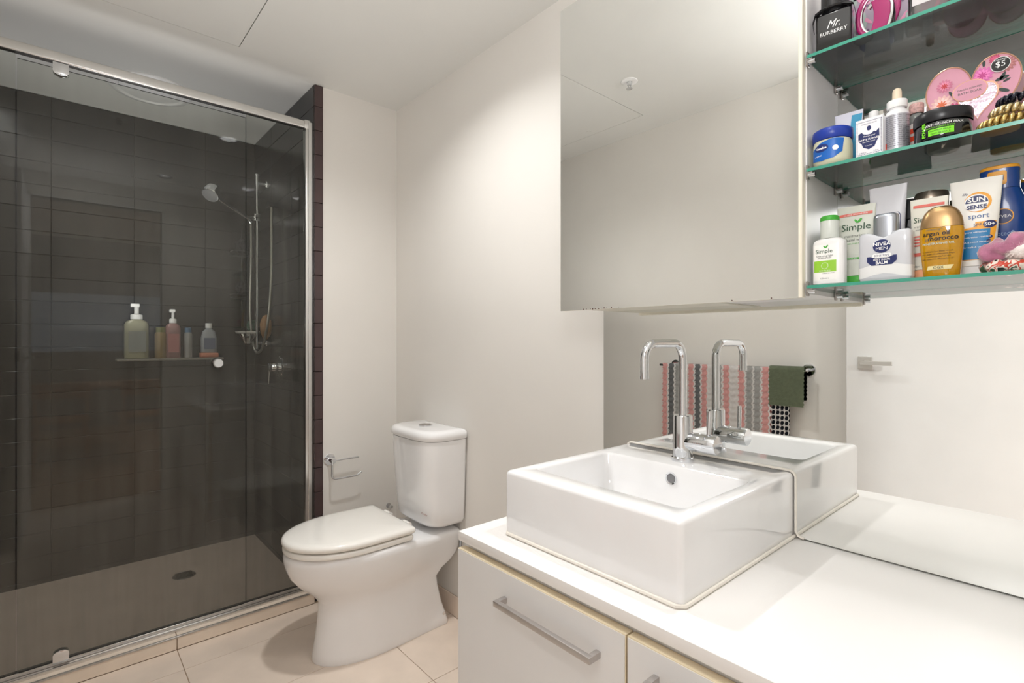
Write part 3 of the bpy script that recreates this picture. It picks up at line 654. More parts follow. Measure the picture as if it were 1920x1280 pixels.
MB().loft(sbody([(0, .021, .014), (.0175, .0225, .015)], 2.4)).build('cap', P('navy_plastic', (36, 44, 92), .3), t)
patch(t, 'navy_border', navy, [(-.02, .06), (.021, .06), (.021, .128), (.018, .133), (-.017, .133), (-.02, .13)], sft(.023, .015, .030, .186), .0005)
patch(t, 'label', greyp, [(-.019, .061), (.0198, .061), (.0198, .127), (.017, .132), (-.016, .132), (-.019, .129)], sft(.023, .015, .030, .186), .0010)
t = prod('black_bottle', 'slim black bottle between the white tube and the orange capped tube', 'bottle', 1.205, .232, 0)
MB().loft(sbody([(0, .012, .012), (.002, .0135, .0135), (.10, .0135, .0135), (.118, .010, .011), (.12, .008, .008)], 4)).build('body', black, t); MB().loft(sbody([(.1205, .0085, .0085), (.156, .0085, .0085), (.158, .007, .007)], 3)).build('cap', mblack, t)
t = prod('scrub_tube', 'white tube with orange cap and coral print behind the amber oil bottle', 'tube', 1.165, .197, 0, 0)
MB().loft(sbody(tubebody(.023, .014, .027, .146), 2.4)).build('body', P('ivory_tube', (230, 228, 216), .35), t, sharp=60); MB().loft(sbody([(0, .022, .014), (.0175, .0226, .0145)], 2.4)).build('cap', P('orange_cap', (236, 170, 130), .35), t)
s_ = sft(.023, .014, .027, .146)
text(t, 'Simple', .014, -.003, .103, inkgreen, s_, .0008); patch(t, 'red_band', redp, rect(-.022, .022, .130, .135), s_, .0008); text(t, 'triple protect', .0052, -.006, .094, inkgrey, s_, .0008); text(t, 'moisturiser', .0052, -.006, .088, inkgrey, s_, .0008)
for k in range(4): patch(t, 'coral_line', redp, rect(-.021, -.006, .060 + k * .0055, .0625 + k * .0055), s_, .0008, 2)
patch(t, 'coral_tab', redp, rect(-.021, .0, .042, .048), s_, .0008); text(t, '40ml', .005, -.015, .022, inkgrey, s_, .0008)
t = prod('shampoo_bottle', 'tall bottle with bronze metallic cap behind the amber oil bottle', 'bottle', 1.235, .205, 0)
MB().loft(sbody([(0, .024, .02), (.003, .026, .022), (.105, .026, .022), (.125, .020, .02)], 2.4)).build('body', P('dark_bronze_bottle', (62, 56, 54), .3), t); MB().lathe([(.0225, .1255), (.0255, .128), (.0262, .165), (.024, .170), (.0, .173)], seg=40, cap0=False).build('cap', P('bronze_cap', (150, 138, 124), .28, .9), t, sharp=50)
# amber oil
amber = P('amber_oil', (222, 164, 20), .08, trans=.35, coat=.5, var=.12, scale=30)
t = prod('hair_oil_bottle', 'curved amber oil bottle with gold dome cap', 'bottle', 1.133, .1745, 0)
bw, bd = .0300, .0165
lvl = [(0, .0225, .013), (.003, .0245, .0145), (.02, .0262, .0155), (.05, .0290, .0163), (.070, .0300, .0165), (.080, .0296, .0165), (.0835, .0290, .0163)]
MB().loft(sbody(lvl, 2.6)).build('body', amber, t, sharp=50)
MB().loft(sbody([(.084, .0292, .0166), (.090, .0288, .0165), (.100, .0272, .0158), (.110, .0235, .0142), (.117, .0178, .0115), (.1205, .011, .008), (.1215, .004, .003)], 2.5)).build('cap', P('gold_cap', (176, 142, 100), .33, .8), t, sharp=70)
def s_(x, z):
    a, bq = .03, .0165
    for (z0, a0, b0), (z1, a1, b1) in zip(lvl, lvl[1:]):
        if z0 <= z <= z1: u = (z - z0) / (z1 - z0); a, bq = a0 + (a1 - a0) * u, b0 + (b1 - b0) * u
    return -bq * (max(0, 1 - min(1, abs(x) / a) ** 2.6)) ** (1 / 2.6)
text(t, 'argan oil', .0105, -.005, .070, inkblack, s_, .0008, bold=.0002); text(t, 'of', .008, -.018, .0615, inkgrey, s_, .0008, shear=.3); text(t, 'morocco', .0110, .004, .0615, inkblack, s_, .0008, bold=.0002)
text(t, 'PENETRATING OIL', .0052, -.002, .0545, P('pale_blue_print', (190, 216, 210), .5), s_, .0008); text(t, 'renewing +', .005, -.007, .079, inkgrey, s_, .0008)
for k, q in enumerate(('a rare, precious blend infused', 'with argan oil of Morocco helps', 'to penetrate the hair and', 'soft, seductive, silky perfection.')): text(t, q, .0034, -.003, .042 - k * .0043, inkblack, s_, .0008)
patch(t, 'logo_band', P('champagne_label', (228, 214, 160), .4), [(-.018, .012), (.014, .012), (.018, .019), (-.016, .0185)], s_, .0006); text(t, 'OGX', .0062, -.002, .0135, inkblack, s_, .0010)
# sunscreen tube
t = prod('sunscreen_tube', 'white sunscreen tube with blue and orange panel', 'tube', 1.178, .136, 0, 3)
H = .168; MB().loft(sbody(tubebody(.024, .016, .034, H), 2.4)).build('body', P('white_tube', (240, 238, 232), .35), t, sharp=60); MB().loft(sbody([(0, .022, .015), (.0175, .0235, .016)], 2.4)).build('cap', whitep, t)
s_ = sft(.024, .016, .034, H)
patch(t, 'orange_ring', orange, ell(.003, .127, .0175, .0175), s_, .0005); patch(t, 'ring_centre', P('white_label', (246, 246, 246), .4), ell(.001, .126, .0155, .0150), s_, .0009)
patch(t, 'navy_band', navy, [(-.013, .126), (.016, .126)] + [(.0015 + .0145 * math.cos(R(q)), .126 + .0125 * math.sin(R(q))) for q in range(10, 180, 15)], s_, .0013)
text(t, 'SUN', .0115, .0015, .1275, inkwhite, s_, .0018, bold=.0003, sx=1.05); text(t, 'SENSE', .0095, .0015, .1155, navy, s_, .0014, bold=.0003); text(t, 'life', .006, -.014, .141, navy, s_, .0009, shear=.4)
text(t, 'sport', .0125, .004, .099, P('blue_print', (52, 92, 150), .4), s_, .0008)
patch(t, 'orange_panel', orange, [(.0, .093), (.026, .093), (.026, .08), (.022, .05), (.010, .028), (-.02, .028), (-.021, .060), (-.021, .083), (.0, .084)], s_, .0005)
patch(t, 'blue_panel', P('sky_blue_print', (24, 120, 176), .4), [(-.020, .080), (.019, .080), (.0175, .055), (.005, .029), (-.0195, .029)], s_, .0009)
patch(t, 'dark_badge', navy, ell(.018, .0875, .0085, .0062), s_, .0010); text(t, '50+', .0085, .018, .0847, inkwhite, s_, .0015, bold=.0002); text(t, 'SPF', .0075, .003, .0850, navy, s_, .0010)
for k in range(4): text(t, ('sports enthusiast', '4 hours water resistant', 'UVA & sweat resistant', 'for walk & correct')[k], .0042, 0, .074 - k * .0085, inkwhite, s_, .0013)
for k in range(3): patch(t, 'round_icon', navy, ell(.0185 - k * .0018, .066 - k * .0075, .003, .003), s_, .0012, 2)
# blue lotion bottle
blue = P('royal_blue_plastic', (22, 66, 140), .25, coat=.3)
t = prod('sun_lotion_bottle', 'tall blue sun lotion bottle with orange topped cap', 'bottle', 1.225, .1105, 0)
lv2 = [(0, .038, .018), (.003, .040, .02), (.10, .040, .02), (.122, .038, .02), (.140, .030, .018), (.152, .0262, .017)]
MB().loft(sbody(lv2, 2.6)).build('body', blue, t, sharp=50)
cp = MB().loft(sbody([(.1525, .0258, .017), (.186, .0255, .017)], 2.8)).build('cap', blue, t); MB().loft(sbody([(.1862, .0257, .0172), (.191, .0252, .017), (.193, .022, .014)], 2.8)).build('orange_lid', orange, cp)
s_ = surf(.0255, .017, 2.8); patch(t, 'badge', orange, [(x, z) for x, z in rrect(.0125, .0120, .004, 4, -.002, .170)], s_, .0006); text(t, '5in1', .0125, -.002, .166, navy, s_, .0011, bold=.0003)
s_ = surf(.040, .02, 2.6); text(t, '& ', .0115, .020, .070, P('pale_print', (140, 170, 210), .4), s_, .0007); text(t, 'protect', .0115, .004, .070, MATS['pale_print'], s_, .0007, sx=.8); text(t, 'vita', .0115, .016, .058, MATS['pale_print'], s_, .0007)
patch(t, 'badge_ring', orange, ell(.006, .103, .0135, .0135), s_, .0006); patch(t, 'badge_face', navy, ell(.006, .103, .0120, .0120), s_, .0010); text(t, 'NIVEA', .0075, .006, .1005, inkwhite, s_, .0014)
t = prod('yellow_bottle', 'yellow green bottle cut off at the right edge of the photo', 'bottle', 1.175, .052, 0)
MB().loft(sbody([(0, .017, .017), (.06, .018, .018), (.10, .018, .018), (.115, .014, .014)], 2)).build('body', black, t); MB().lathe([(.0145, .1155), (.0145, .15), (.012, .158)]).build('cap', P('yellow_cap', (206, 204, 52), .35), t)
MB().lathe([(.0183, .07), (.0183, .098)], cap0=False, cap1=False).build('label', P('yellow_label', (214, 208, 60), .4), t)
# scrunchies
def scrunch(name, mat, loc, Rr, r, label, n=9, amp=.30, seed=0, rx=0, ry=0, flat_=1.0):
    bm = bmesh.new(); NU, NV = 120, 20; vs = []
    for i in range(NU):
        a = 2 * PI * i / NU; row = []
        for k in range(NV):
            b_ = 2 * PI * k / NV
            q = 1 + amp * math.sin(n * a + 1.2 * math.sin(b_ + seed)) * (.6 + .4 * math.cos(b_ * 2 + i * .3)) + .28 * mnoise.noise(Vector((math.cos(a) * 3 + seed, math.sin(a) * 3, b_)))
            rr = r * q; row.append(bm.verts.new(((Rr + rr * math.cos(b_)) * math.cos(a), (Rr + rr * math.cos(b_)) * math.sin(a), rr * math.sin(b_) * flat_ + r * flat_)))
        vs.append(row)
    for i in range(NU):
        for k in range(NV): bm.faces.new((vs[i][k], vs[(i + 1) % NU][k], vs[(i + 1) % NU][(k + 1) % NV], vs[i][(k + 1) % NV]))
    m = MB(); m.bm.free(); m.bm = bm
    return tag(m.build(name, mat, None, loc, (rx, ry, 0), sharp=180), label, 'scrunchie', 'scrunchies on the bottom glass shelf')
fl_ = bpy.data.materials.new('floral_satin'); fl_.use_nodes = True; nt = fl_.node_tree; bs = nt.nodes['Principled BSDF']; bs.inputs['Roughness'].default_value = .3
tc = nt.nodes.new('ShaderNodeTexCoord'); vo = nt.nodes.new('ShaderNodeTexNoise'); vo.inputs['Scale'].default_value = 70; vo.inputs['Detail'].default_value = 1; cr = nt.nodes.new('ShaderNodeValToRGB'); cr.color_ramp.interpolation = 'CONSTANT'
e = cr.color_ramp.elements; e[0].position = 0; e[0].color = lin((24, 40, 34)); e[1].position = .40; e[1].color = lin((226, 214, 202))
for p_, c_ in ((.50, (196, 70, 52)), (.56, (232, 224, 214)), (.62, (62, 92, 66))): q = e.new(p_); q.color = lin(c_)
nt.links.new(tc.outputs['Object'], vo.inputs['Vector']); nt.links.new(vo.outputs[0], cr.inputs[0]); nt.links.new(cr.outputs[0], bs.inputs[0])
scrunch('scrunchie', fl_, (1.150, .085, SH[0] + .001), .032, .0105, 'floral satin scrunchie at the bottom of the pile on the bottom shelf', 8, .25, 1, flat_=.85)
scrunch('scrunchie', P('pink_velvet', (182, 110, 142), .5, var=.25, scale=90, sheen=1, bump=.6, bscale=250), (1.155, .082, SH[0] + .026), .029, .0155, 'crumpled pink velvet scrunchie on the bottom shelf', 6, .38, 2, R(-18), R(6))
fz = scrunch('scrunchie', P('white_fluff', (236, 226, 222), .9, sheen=.6), (1.132, .066, SH[0] + .022), .020, .009, 'fluffy white scrunchie in front of the pink velvet one', 5, .2, 3)
bm = bmesh.new()
for k in range(1500):
    a, b_ = random.uniform(0, 2 * PI), random.uniform(0, 2 * PI); n = Vector((math.cos(a) * math.cos(b_), math.sin(a) * math.cos(b_), math.sin(b_)))
    p = Vector((math.cos(a) * .020, math.sin(a) * .020, .009)) + n * .0085; q = p + n * .006 + Vector([random.uniform(-.003, .003) for _ in range(3)]); s1 = n.orthogonal().normalized() * .00035
    bm.faces.new([bm.verts.new(p - s1), bm.verts.new(p + s1), bm.verts.new(q)])
m = MB(); m.bm.free(); m.bm = bm; o = m.build('fluff', MATS['white_fluff'], fz); o['kind'] = 'stuff'

# --- middle shelf
t = prod('petroleum_jelly_jar', 'small translucent jar with a blue lid, leftmost on middle shelf', 'jar', 1.137, .341, 1)
MB().loft(sbody([(0, .026, .026), (.004, .0305, .0305), (.012, .0325, .0325), (.040, .0325, .0325), (.050, .031, .031)], 2.3)).build('body', P('jelly_plastic', (226, 226, 198), .25, trans=.15), t, sharp=50)
MB().lathe([(.0325, .0505), (.034, .052), (.0345, .064), (.034, .070), (.030, .073), (.0, .0735)], seg=40, cap0=False).build('lid', P('blue_lid', (28, 58, 158), .3), t, sharp=50)
s_ = surf(.0328, .0328, 2.3); patch(t, 'label', P('cobalt_label', (18, 98, 186), .35), [(-.028, .012), (-.010, .009), (.012, .012), (.024, .022), (.026, .047), (.010, .049), (-.012, .044), (-.028, .034)], s_, .0004)
patch(t, 'logo_oval', P('deep_blue_print', (24, 44, 110), .35), ell(-.010, .034, .0125, .0075), s_, .0008); text(t, 'Vaseline', .0058, -.010, .0318, inkwhite, s_, .0012, bold=.0002); text(t, 'original', .0045, -.016, .0185, inkwhite, s_, .0009)
patch(t, 'white_dot', inkwhite, ell(.014, .030, .0048, .0048), s_, .0008)
t = prod('black_jar', 'small black pot half hidden behind the blue lidded jar', 'jar', 1.205, .352, 1)
MB().lathe([(.017, 0), (.018, .002), (.018, .055), (.016, .058)]).build('body', black, t); MB().lathe([(.0185, .0585), (.0185, .083), (.016, .086)]).build('lid', mblack, t)
t = prod('ointment_tube', 'white and blue cream tube standing behind the paper box', 'tube', 1.190, .328, 1)
s_ = sft(.019, .013, .0250, .120)
MB().loft(sbody(tubebody(.019, .013, .0250, .120), 2.4)).build('body', P('lilac_tube', (214, 214, 228), .35), t, sharp=60); MB().loft(sbody([(0, .015, .012), (.0175, .016, .013)], 2.4)).build('cap', whitep, t)
patch(t, 'blue_band', P('teal_blue_print', (52, 150, 190), .35), [(.006, .02), (.017, .022), (.0235, .112), (.006, .112), (.003, .06)], s_, .0006); text(t, 'CREAM', .0075, -.006, .084, inkgrey, s_, .0008, rot=R(90))
t = prod('paper_box', 'small white paper box with navy oil label beside the jelly jar', 'box', 1.135, .2765, 1, -3)
MB().box(-.0215, .0215, -.0125, .0125, 0, .074, .0005, 1).build('carton', P('white_card', (238, 238, 242), .5), t)
s_ = flatf(-.0125); patch(t, 'navy_shield', navy, [(-.017, .047), (-.012, .050), (-.009, .046), (-.003, .044), (.003, .044), (.008, .048), (.012, .046), (.016, .051), (.0165, .036), (.012, .028), (.009, .020), (0, .016), (-.009, .021), (-.012, .029), (-.017, .034)], s_, .0003)
m = MB()
for k in range(17): x = -.019 + k * .0024; m.box(x - .0006, x + .0006, -.0129, -.0127, .068, .0692).box(x - .0006, x + .0006, -.0129, -.0127, .008, .0092)
for k in range(25): z = .010 + k * .0024; m.box(-.0196, -.0184, -.0129, -.0127, z - .0006, z + .0006).box(.0184, .0196, -.0129, -.0127, z - .0006, z + .0006)
m.build('dotted_border', navy, t, flat=True)
text(t, 'WHITE FLOWER', .0046, 0, .0335, inkwhite, s_, .0007, bold=.0001); text(t, 'The Original', .0038, 0, .0400, inkwhite, s_, .0007, shear=.3); text(t, 'PAK FAH YEOW', .0028, 0, .0295, inkwhite, s_, .0007); text(t, 'Since 1927', .0026, 0, .0225, inkwhite, s_, .0007)
text(t, 'ANALGESIC BALM', .003, 0, .063, navy, s_, .0004); text(t, '2.5ml', .0035, .011, .0105, navy, s_, .0004); text(t, '0.08 fl.oz', .003, -.010, .0105, navy, s_, .0004); patch(t, 'emblem', navy, ell(0, .0555, .0035, .0045), s_, .0004, 2)
t = prod('roll_on_bottle', 'small white capped bottle behind the paper box', 'bottle', 1.195, .287, 1)
MB().loft(sbody([(0, .014, .012), (.070, .015, .013), (.078, .009, .009)], 2.5)).build('body', greyp, t); MB().lathe([(.0085, .0785), (.0085, .108), (.007, .110)]).build('cap', whitep, t)
t = prod('clear_case', 'small clear plastic case behind the dropper bottle', 'box', 1.205, .258, 1)
MB().box(-.014, .014, -.012, .012, 0, .110, .003, 2).build('case', crystal, t); MB().box(-.010, .010, -.008, .008, .006, .100, .001, 1).build('insert', P('tan_insert', (206, 186, 168), .5), t)
t = prod('dropper_bottle', 'white serum bottle with rubber dropper and silver label', 'bottle', 1.150, .2405, 1)
MB().lathe([(.0165, 0), (.018, .002), (.0185, .006), (.0185, .074), (.016, .080), (.012, .083), (.012, .086)], seg=36).build('body', P('glossy_white_glass', (232, 232, 234), .18), t, sharp=50)
MB().lathe([(.0152, .0862), (.0155, .088), (.0155, .099), (.0148, .1)], seg=36).build('collar', whitep, t)
MB().lathe([(.0075, .1), (.0072, .116), (.0062, .121), (.003, .1235), (.0, .124)], seg=24, cap0=False).build('rubber_bulb', P('ivory_rubber', (232, 216, 192), .5), t, sharp=60)
sc = lambda R_: (lambda x, z: -math.sqrt(max(0, R_ * R_ - x * x)))
MB().lathe([(.0188, .010), (.0188, .072)], seg=36, cap0=False, cap1=False).build('silver_label', P('silver_label', (188, 188, 196), .3, .6), t)
s_ = sc(.0188)
for k in range(16): text(t, ('Directions: apply a few drops', 'daily to the face and neck', 'Caution: avoid contact with eyes')[k % 3], .0030, .001, .068 - k * .0036, inkblack, s_, .0004)
patch(t, 'red_mark', P('red_label', (226, 72, 40), .4), rect(-.0165, -.0125, .012, .022), s_, .0005, 3)
for j, (x, y) in enumerate(((1.188, .219), (1.215, .198))):
    t = prod('oil_vial', ['small clear vial with red patterned cap behind the black wax tin', 'second red patterned vial, hidden deeper behind the wax tin'][j], 'bottle', x, y, 1)
    MB().lathe([(.0125, 0), (.0135, .002), (.0135, .065), (.011, .076), (.0085, .080)], seg=28).build('body', P('smoky_glass', (150, 152, 150), .1, trans=.4), t); MB().lathe([(.0105, .0805), (.0112, .083), (.0112, .097), (.010, .099)], seg=28).build('cap', P('red_white_cap', (206, 150, 146), .4, var=.6, scale=240), t)
    MB().lathe([(.0138, .010), (.0138, .060)], seg=28, cap0=False, cap1=False).build('label', P('white_red_label', (226, 218, 214), .4), t)
    for k in range(3): patch(t, 'red_mark', P('red_label', (226, 72, 40), .4), rect(-.007, .007, .014 + k * .014, .023 + k * .014), sc(.0138), .0005, 3)
t = prod('hair_wax_tin', 'wide black round wax tin with neon green label', 'tin', 1.145, .175, 1)
MB().lathe([(.034, 0), (.0385, .003), (.0392, .008), (.0392, .030), (.0375, .0325)], seg=48).build('body', black, t, sharp=50)
MB().lathe([(.0395, .033), (.0405, .035), (.0405, .050), (.039, .053), (.0, .0535)], seg=48, cap0=False).build('lid', P('satin_black', (28, 28, 32), .3), t, sharp=50)
s_ = sc(.0392); neon = P('neon_green_print', (126, 222, 40), .45)
text(t, 'ANTI-CRUNCH WAX', .0056, .0065, .0245, inkwhite, s_, .0006, sx=.9); text(t, '100% TOUCHABLE STYLES', .0033, .002, .0205, neon, s_, .0004); patch(t, 'green_label', neon, rect(-.0135, .020, .0085, .0190), s_, .0004)
text(t, 'MAXIMUM HOLD', .0036, .0025, .0148, inkblack, s_, .0008); text(t, 'TEXTURE SCALE', .0036, .0025, .0100, inkblack, s_, .0008); text(t, 'POWER', .0072, -.0175, .0085, neon, s_, .0004, align='LEFT', rot=R(90), bold=.0002); text(t, '& TOUCH', .0048, -.0142 + .003, .0085, neon, s_, .0004, align='LEFT', rot=R(90)) if False else None
text(t, 'VO5', .006, -.030, .010, inkwhite, s_, .0004, rot=R(80)) if False else None
# heart box
pinkb = P('dusty_pink_card', (214, 152, 172), .45)
rose = P('rose_gold_edge', (206, 156, 130), .35, .4)
t = prod('heart_gift_box', 'pink heart shaped gift box with printed dahlias and gold edges', 'box', 1.212, .143, 1, 0)
def heart(s, n=60):
    o_ = []
    for i in range(n):
        a = 2 * PI * i / n; x = 16 * math.sin(a) ** 3; z = 13 * math.cos(a) - 5 * math.cos(2 * a) - 2 * math.cos(3 * a) - math.cos(4 * a); o_.append((x * s, z * s))
    return o_
S_ = .0039; HZ = 17 * S_ + .016
hp = [(x, z * 1.30 + HZ) for x, z in heart(S_)]; zmin = min(z for _, z in hp); hp = [(x, z - zmin + .001) for x, z in hp]
MB().prism(hp, 'y', -.022, .028).build('body', pinkb, t, sharp=30)
cz_ = sum(z for _, z in hp) / len(hp) 
MB().tube([(x, -.0222, z) for x, z in hp], .0011, 6, closed=True).build('gold_edge', rose, t)
MB().tube([(x, .0282, z) for x, z in hp], .0011, 6, closed=True).build('gold_edge', rose, t)
s_ = flatf(-.0222)
def dahlia(cx, cz, r, col, core, n=14):
    o1 = []
    for ring in range(3):
        rr = r * (1 - ring * .28)
        for i in range(n - ring * 3):
            a = 2 * PI * (i + ring * .5) / (n - ring * 3); bmv = leaf(cx, cz, rr, rr * .34, a); o1.append((bmv, ring))
    for ring, mat in enumerate((P(col[0] + '_petal', col[1], .5), P(col[0] + '_petal_light', tuple(min(255, q + 24) for q in col[1]), .5), P(core[0] + '_core', core[1], .5))):
        m = MB()
        for pts, rg in o1:
            if rg == ring: m.bm.faces.new([m.bm.verts.new((x, -.0225 - .0004 * ring - .00003 * (hash(x) % 7), z)) for x, z in pts])
        m.build('printed_petals', mat, t, flat=True)
HT = max(z for _, z in hp)
dahlia(-.036, HT - .030, .012, ('rose', (206, 120, 150)), ('red', (196, 60, 70)))
dahlia(-.040, HT - .062, .017, ('peach', (228, 184, 178)), ('coral', (222, 110, 70)))
dahlia(-.022, HT - .080, .017, ('magenta', (192, 70, 116)), ('pink', (222, 130, 140)))
dahlia(.014, HT - .030, .015, ('pink_dahlia', (218, 110, 176)), ('deep_pink', (196, 70, 140)))
dahlia(.030, HT - .008, .008, ('crimson', (196, 70, 110)), ('crimson_light', (216, 110, 140)))
dahlia(.044, HT - .022, .013, ('brown_rose', (176, 110, 110)), ('dusty', (206, 150, 146)))
dahlia(.024, HT - .058, .016, ('nude', (206, 150, 136)), ('nude_light', (226, 176, 160)))
m = MB()
for cx_, cz2, l, a in ((.030, HT - .045, .018, 10), (.036, HT - .046, .014, 60), (.034, HT - .060, .016, -30), (.016, HT - .016, .012, 90), (-.018, HT - .045, .014, 30), (-.030, HT - .042, .012, -60), (.040, HT - .05, .010, 20)):
    m.bm.faces.new([m.bm.verts.new((x, -.0229, z)) for x, z in leaf(cx_, cz2, l, l * .35, R(a))])
m.build('printed_leaves', P('dark_leaf_print', (44, 58, 54), .5), t, flat=True)
patch(t, 'black_sticker_rim', inkwhite, ell(.037, HT - .020, .0125, .0125), s_, .0022); patch(t, 'black_sticker', inkblack, ell(.037, HT - .020, .0115, .0115), s_, .0026); text(t, '$5', .013, .037, HT - .024, inkwhite, s_, .003)
text(t, 'FROM BAKER', .0032, .037, HT - .0135, inkwhite, s_, .003)
patch(t, 'oval_label_rim', rose, ell(-.002, HT - .050, .0235, .0180), s_, .0030); patch(t, 'oval_label', pinkb, ell(-.002, HT - .050, .0220, .0166), s_, .0034)
text(t, 'DAHLIA SCENTED', .0040, -.002, HT - .048, inkgrey, s_, .0038); text(t, 'BATH SOAK', .0058, -.002, HT - .055, inkgrey, s_, .0038)
hw_ = [(x * .40 + .008, z * .40 + HT * .30) for x, z in [(x, z) for x, z in hp]]
patch(t, 'window_rim', rose, [(.008 + (x - .008) * 1.08, HT * .5 + (z - HT * .5) * 1.08) for x, z in hw_], s_, .0012, 3)
patch(t, 'foil_window', P('crinkled_foil', (206, 186, 200), .18, .9, bump=1.0, bscale=90), hw_, s_, .0018, 8)
# spiral hair ties
def coil(name, mat, loc, Rr, r, wire, turns, label, rx=0, ry=0):
    pts = []
    N = turns * 10
    for i in range(N):
        a = 2 * PI * i / N; b_ = turns * a; pts.append(((Rr + r * math.cos(b_)) * math.cos(a), (Rr + r * math.cos(b_)) * math.sin(a), r * math.sin(b_) + r + wire))
    return tag(MB().tube(pts, wire, 6, closed=True).build(name, mat, None, loc, (rx, ry, 0), sharp=180), label, 'hair tie', 'spiral hair ties on the middle shelf')
goldc = P('metallic_gold_plastic', (206, 178, 112), .22, .8, var=.15, scale=60)
coil('spiral_hair_tie', goldc, (1.142, .095, SH[1] + .001), .0285, .0058, .0032, 24, 'gold spiral hair tie at the bottom of the pile')
coil('spiral_hair_tie', P('pale_gold_plastic', (222, 204, 160), .2, .8, var=.15, scale=60), (1.146, .083, SH[1] + .0185), .0270, .0055, .0032, 22, 'pale gold spiral hair tie in the middle of the pile', R(4))
coil('spiral_hair_tie', P('black_spiral', (22, 22, 36), .2), (1.150, .076, SH[1] + .036), .0265, .0050, .0030, 20, 'black spiral hair tie on top of the pile', R(6))
# --- top shelf
t = prod('black_perfume_bottle', 'square black perfume bottle with black ribbon bow, leftmost on top shelf', 'perfume', 1.140, .338, 2, 6)
MB().box(-.030, .030, -.015, .015, 0, .080, .004, 3).build('body', black, t)
MB().lathe([(.0215, .0855), (.0235, .088), (.0235, .135), (.0215, .138)], seg=36).lathe([(.014, .0805), (.014, .0853)]).build('cap', P('black_cap', (34, 34, 36), .25), t)
s_ = flatf(-.015); text(t, 'Mr.', .021, .0, .048, inkwhite, s_, .0006, shear=.5, sx=.8); text(t, 'BURBERRY', .0098, 0, .036, inkwhite, s_, .0006, sx=1.0)
rib = [(-.033, -.012, .048), (-.035, -.014, .066), (-.030, -.016, .081), (-.018, -.018, .086), (.0, -.0175, .0875), (.02, -.016, .088), (.033, -.012, .080), (.036, -.008, .060), (.036, -.004, .035)]
MB().loft([[(x, y - .004, z), (x, y + .004, z), (x, y + .004, z + .0015), (x, y - .004, z + .0015)] for x, y, z in rib]).build('ribbon', mblack, t)
rb = [(-.03 + .002 * i, -.006 + .02 * math.sin(i / 30 * PI), .0825 + .010 * math.sin(i / 30 * PI)) for i in range(31)]
MB().loft([[(x, -.019 + .0, z - .0035), (x, -.010, z - .0035), (x, -.010, z), (x, -.019, z)] for x, y, z in rb]).build('ribbon_knot', mblack, t)
t = prod('pink_perfume_bottle', 'curved pink glass perfume bottle with silver ring frame', 'perfume', 1.140, .268, 2, -10)
mg = P('magenta_glass', (176, 44, 112), .12, trans=.25, coat=.5)
MB().tube([(.033 * math.cos(2 * PI * i / 40), 0, .050 + .044 * math.sin(2 * PI * i / 40)) for i in range(40)], .0048, 10, closed=True).build('outer_ring', mg, t)
MB().tube([(.0275 * math.cos(2 * PI * i / 40), 0, .050 + .038 * math.sin(2 * PI * i / 40)) for i in range(40)], .0024, 8, closed=True).build('inner_ring', chrome, t)
MB().loft([[(x + .004 + .010 * math.sin(z * 40), y - .006, z) for x, y in rrect(.0145, .010, .004)] for z in (.001, .004, .015, .030, .045, .058, .066)]).build('body', mg, t)
MB().loft([[(x + .020 + .010 * math.sin(z * 40), y - .006, z) for x, y in rrect(.0025, .0112, .002)] for z in (.0, .015, .030, .045, .060, .075, .085)]).build('silver_side', chrome, t)
MB().tube([(-.012, -.006, .060), (.004, -.008, .074), (.020, -.008, .082), (.028, -.004, .070), (.031, 0, .055)], .0045, 10).build('silver_crest', chrome, t)
t = prod('floral_box', 'large perfume carton printed with leaves at the back of the top shelf', 'box', 1.245, .255, 2)
MB().box(-.085, .085, -.024, .024, 0, .20, .001, 1).build('carton', P('mauve_card', (150, 136, 152), .5, var=.15, scale=12), t)
def fol(face, n_, m_, cols):
    m = MB()
    for k in range(n_):
        x0, z0 = random.uniform(-.075, .06), random.uniform(.01, .17); 
        pts = leaf(x0, z0, random.uniform(.02, .05), random.uniform(.006, .011), R(random.uniform(20, 150)))
        if face == 'front': m.bm.faces.new([m.bm.verts.new((max(-.084, min(.084, x)), -.0243 - .0001 * (k % 5), max(.001, min(.198, z)))) for x, z in pts])
        else: m.bm.faces.new([m.bm.verts.new((max(-.084, min(.084, x)), max(-.023, min(.023, (z - .1) * .28)), -.0002)) for x, z in pts])
    return m.build('printed_leaves', cols, t, flat=True)
fol('front', 22, 0, P('sage_print', (150, 166, 160), .5)); fol('front', 14, 0, P('pink_leaf_print', (200, 130, 160), .5)); fol('front', 12, 0, P('plum_print', (92, 66, 96), .5))
t = prod('crystal_perfume_bottle', 'clear cut glass perfume bottle with white printed label', 'perfume', 1.150, .190, 2, 4)
MB().loft(sbody([(0, .028, .013), (.006, .033, .017), (.075, .033, .017), (.081, .028, .013)], 5)).build('body', crystal, t, sharp=25)
MB().loft(sbody([(.012, .027, .011), (.068, .027, .011)], 5)).build('liquid', clear('pale_scent', (238, 226, 222)), t); MB().lathe([(.012, .0815), (.012, .11)]).build('cap', black, t)
s_ = flatf(-.0172); patch(t, 'label', P('label_grey', (206, 204, 206), .5), rect(-.026, .026, .030, .072), s_, .0004)
text(t, 'ROSE ELIXIR', .0075, 0, .050, inkblack, s_, .0008) if False else None
m = MB()
for k in range(9): x = -.022 + (k % 5) * .011; z = .066 - (k // 5) * .010; m.box(x - .003, x + .003, -.0180, -.0178, z - .003, z + .003)
m.build('printed_marks', inkblack, t, flat=True)
t = prod('dark_perfume_bottle', 'slim dark bottle beside the cut glass perfume', 'perfume', 1.215, .158, 2)
